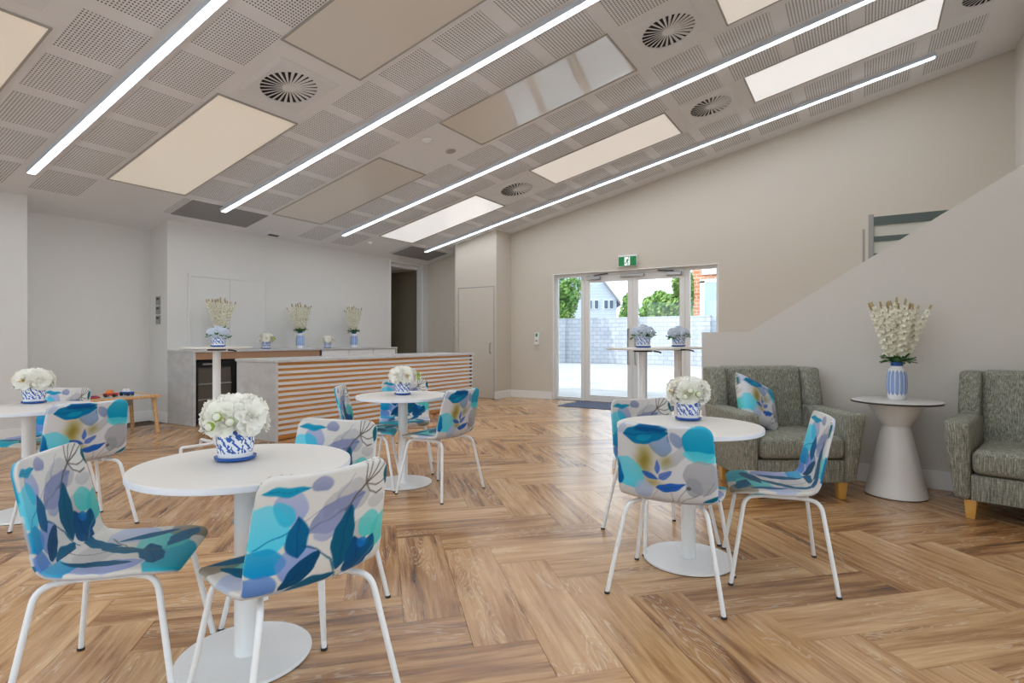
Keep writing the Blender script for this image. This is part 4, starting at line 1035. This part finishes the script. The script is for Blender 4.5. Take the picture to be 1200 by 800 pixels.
# ------------------------------------------------------------------ courtyard outside the doors
struct('ground', MB().box(-60, 40, YD+.22, 120, -.2, -.02), 'paving')
wb = struct('wall_courtyard', MB().box(-24, 6, 26.5, 26.75, -.02, 2.28), 'white_brick')
for x in (-13.4, -9.65, -6.1, -2.5): part('pier', MB().box(x-.3, x+.3, 26.28, 26.5, -.02, 2.28), 'white_brick', wb)
struct('ground_front', MB().box(-60, 40, -60, YF-.15, -.2, -.02), 'paving')
def house():
    t = thing('gabled_house', 'white weatherboard house with a steep grey roof beyond the courtyard wall', 'house', (-21.2, 43.3, 0), math.radians(25))
    part('wall', MB().prism([(-4, 0), (4, 0), (4, 4.5), (0, 9.75), (-4, 4.5)], 0, 7, 'y'), 'weatherboard', t)
    part('roof', MB().prism([(0, 9.76), (4.35, 4.05), (4.35, 4.3), (0, 10.05)], -.3, 7.3, 'y'), 'roof_tin', t)
    part('roof', MB().prism([(-4.35, 4.05), (0, 9.76), (0, 10.05), (-4.35, 4.3)], -.3, 7.3, 'y'), 'roof_tin', t)
    for x in (1.8, 2.33, 3.13, 3.58):
        w = part('window', MB().box(x-.19, x+.19, -.05, .0, 3.72, 4.52), 'frame_white', t); part('pane', MB().box(x-.15, x+.15, -.07, -.05, 3.77, 4.47), 'house_window', w)
house()
def brick_house():
    t = thing('brick_building', 'brick building with a blue-grey shuttered window seen through the right sidelight', 'building', (-5.2, 32, 0))
    part('wall', MB().box(-2.85, 4, 0, 5, 0, 6.5), 'red_brick', t)
    part('shutter', MB().box(-2.15, 1.2, -.06, 0, 2.0, 4.3), 'shutter', t)
    part('window_frame', MB().box(-2.4, -2.15, -.08, 0, 2.0, 4.4).box(-2.4, 1.4, -.08, 0, 4.3, 4.5), 'frame_white', t)
    part('fascia', MB().box(-2.3, 4, -.12, 0, 4.75, 6.4), 'frame_white', t)
brick_house()
def tree(x, y, h0, h1, rx, ry, n, leaf, lb, cat='tree', name='tree'):
    random.seed(int(x*13+y)); t = thing(name, lb, cat, (x, y, 0), 0, 'trees beyond the courtyard wall')
    mb = MB()
    blobs = [(random.uniform(-.6, .6)*rx, random.uniform(-.6, .6)*ry, h0+(h1-h0)*random.uniform(.2, .85), random.uniform(.3, .55)) for _ in range(16)]
    vs = []; fs = []
    for k in range(n):
        b = random.choice(blobs); d = Vector((random.gauss(0, 1), random.gauss(0, 1), random.gauss(0, 1))).normalized(); r = b[3]*random.uniform(.75, 1)
        c = Vector((b[0]+d.x*r*rx, b[1]+d.y*r*ry, min(max(b[2]+d.z*r*(h1-h0)*.45, h0), h1)))
        nn = (d+Vector((random.gauss(0, .5), random.gauss(0, .5), random.gauss(0, .5)))).normalized(); u = nn.orthogonal().normalized(); v = nn.cross(u); s = leaf*random.uniform(.6, 1.3)
        o = len(vs); vs += [c-u*s*.5, c+v*s*.32, c+u*s*.5, c-v*s*.32]; fs.append((o, o+1, o+2, o+3))
    mb.add(vs, fs); part('foliage', mb, 'foliage', t)
    tk = MB().tube([(0, 0, 0), (.1, 0, h0*.6), (-.05, .1, h0+(h1-h0)*.5)], [.16, .13, .06], 8)
    part('trunk', tk, 'bark', t)
tree(-14.35, 28.6, .8, 5.0, .95, 1.0, 5000, .22, 'tall dense green tree seen through the left sidelight')
tree(-12.3, 40, 1.5, 4.7, 1.35, 1.5, 5000, .30, 'rounded light green tree behind the right-hand door pane')
tree(-14.6, 46, 1.5, 5.0, 1.4, 1.5, 4000, .34, 'distant light green tree behind the inner edge of the right-hand door')
tree(-20.6, 56, 2.0, 6.2, 1.0, 1.2, 3000, .40, 'distant green tree between the house gable and door stile')
tree(-9.95, 36, 1.0, 5.4, .5, .6, 2500, .24, 'tall narrow tree at the edge of the right-hand door pane')
tree(-7.75, 30, .8, 5.2, .32, .4, 2000, .18, 'slim dark tree beside the brick building')
tree(-16.6, 22.6, 2.2, 7.2, 1.9, 1.6, 5000, .30, 'broad tree whose shade falls across the courtyard wall')
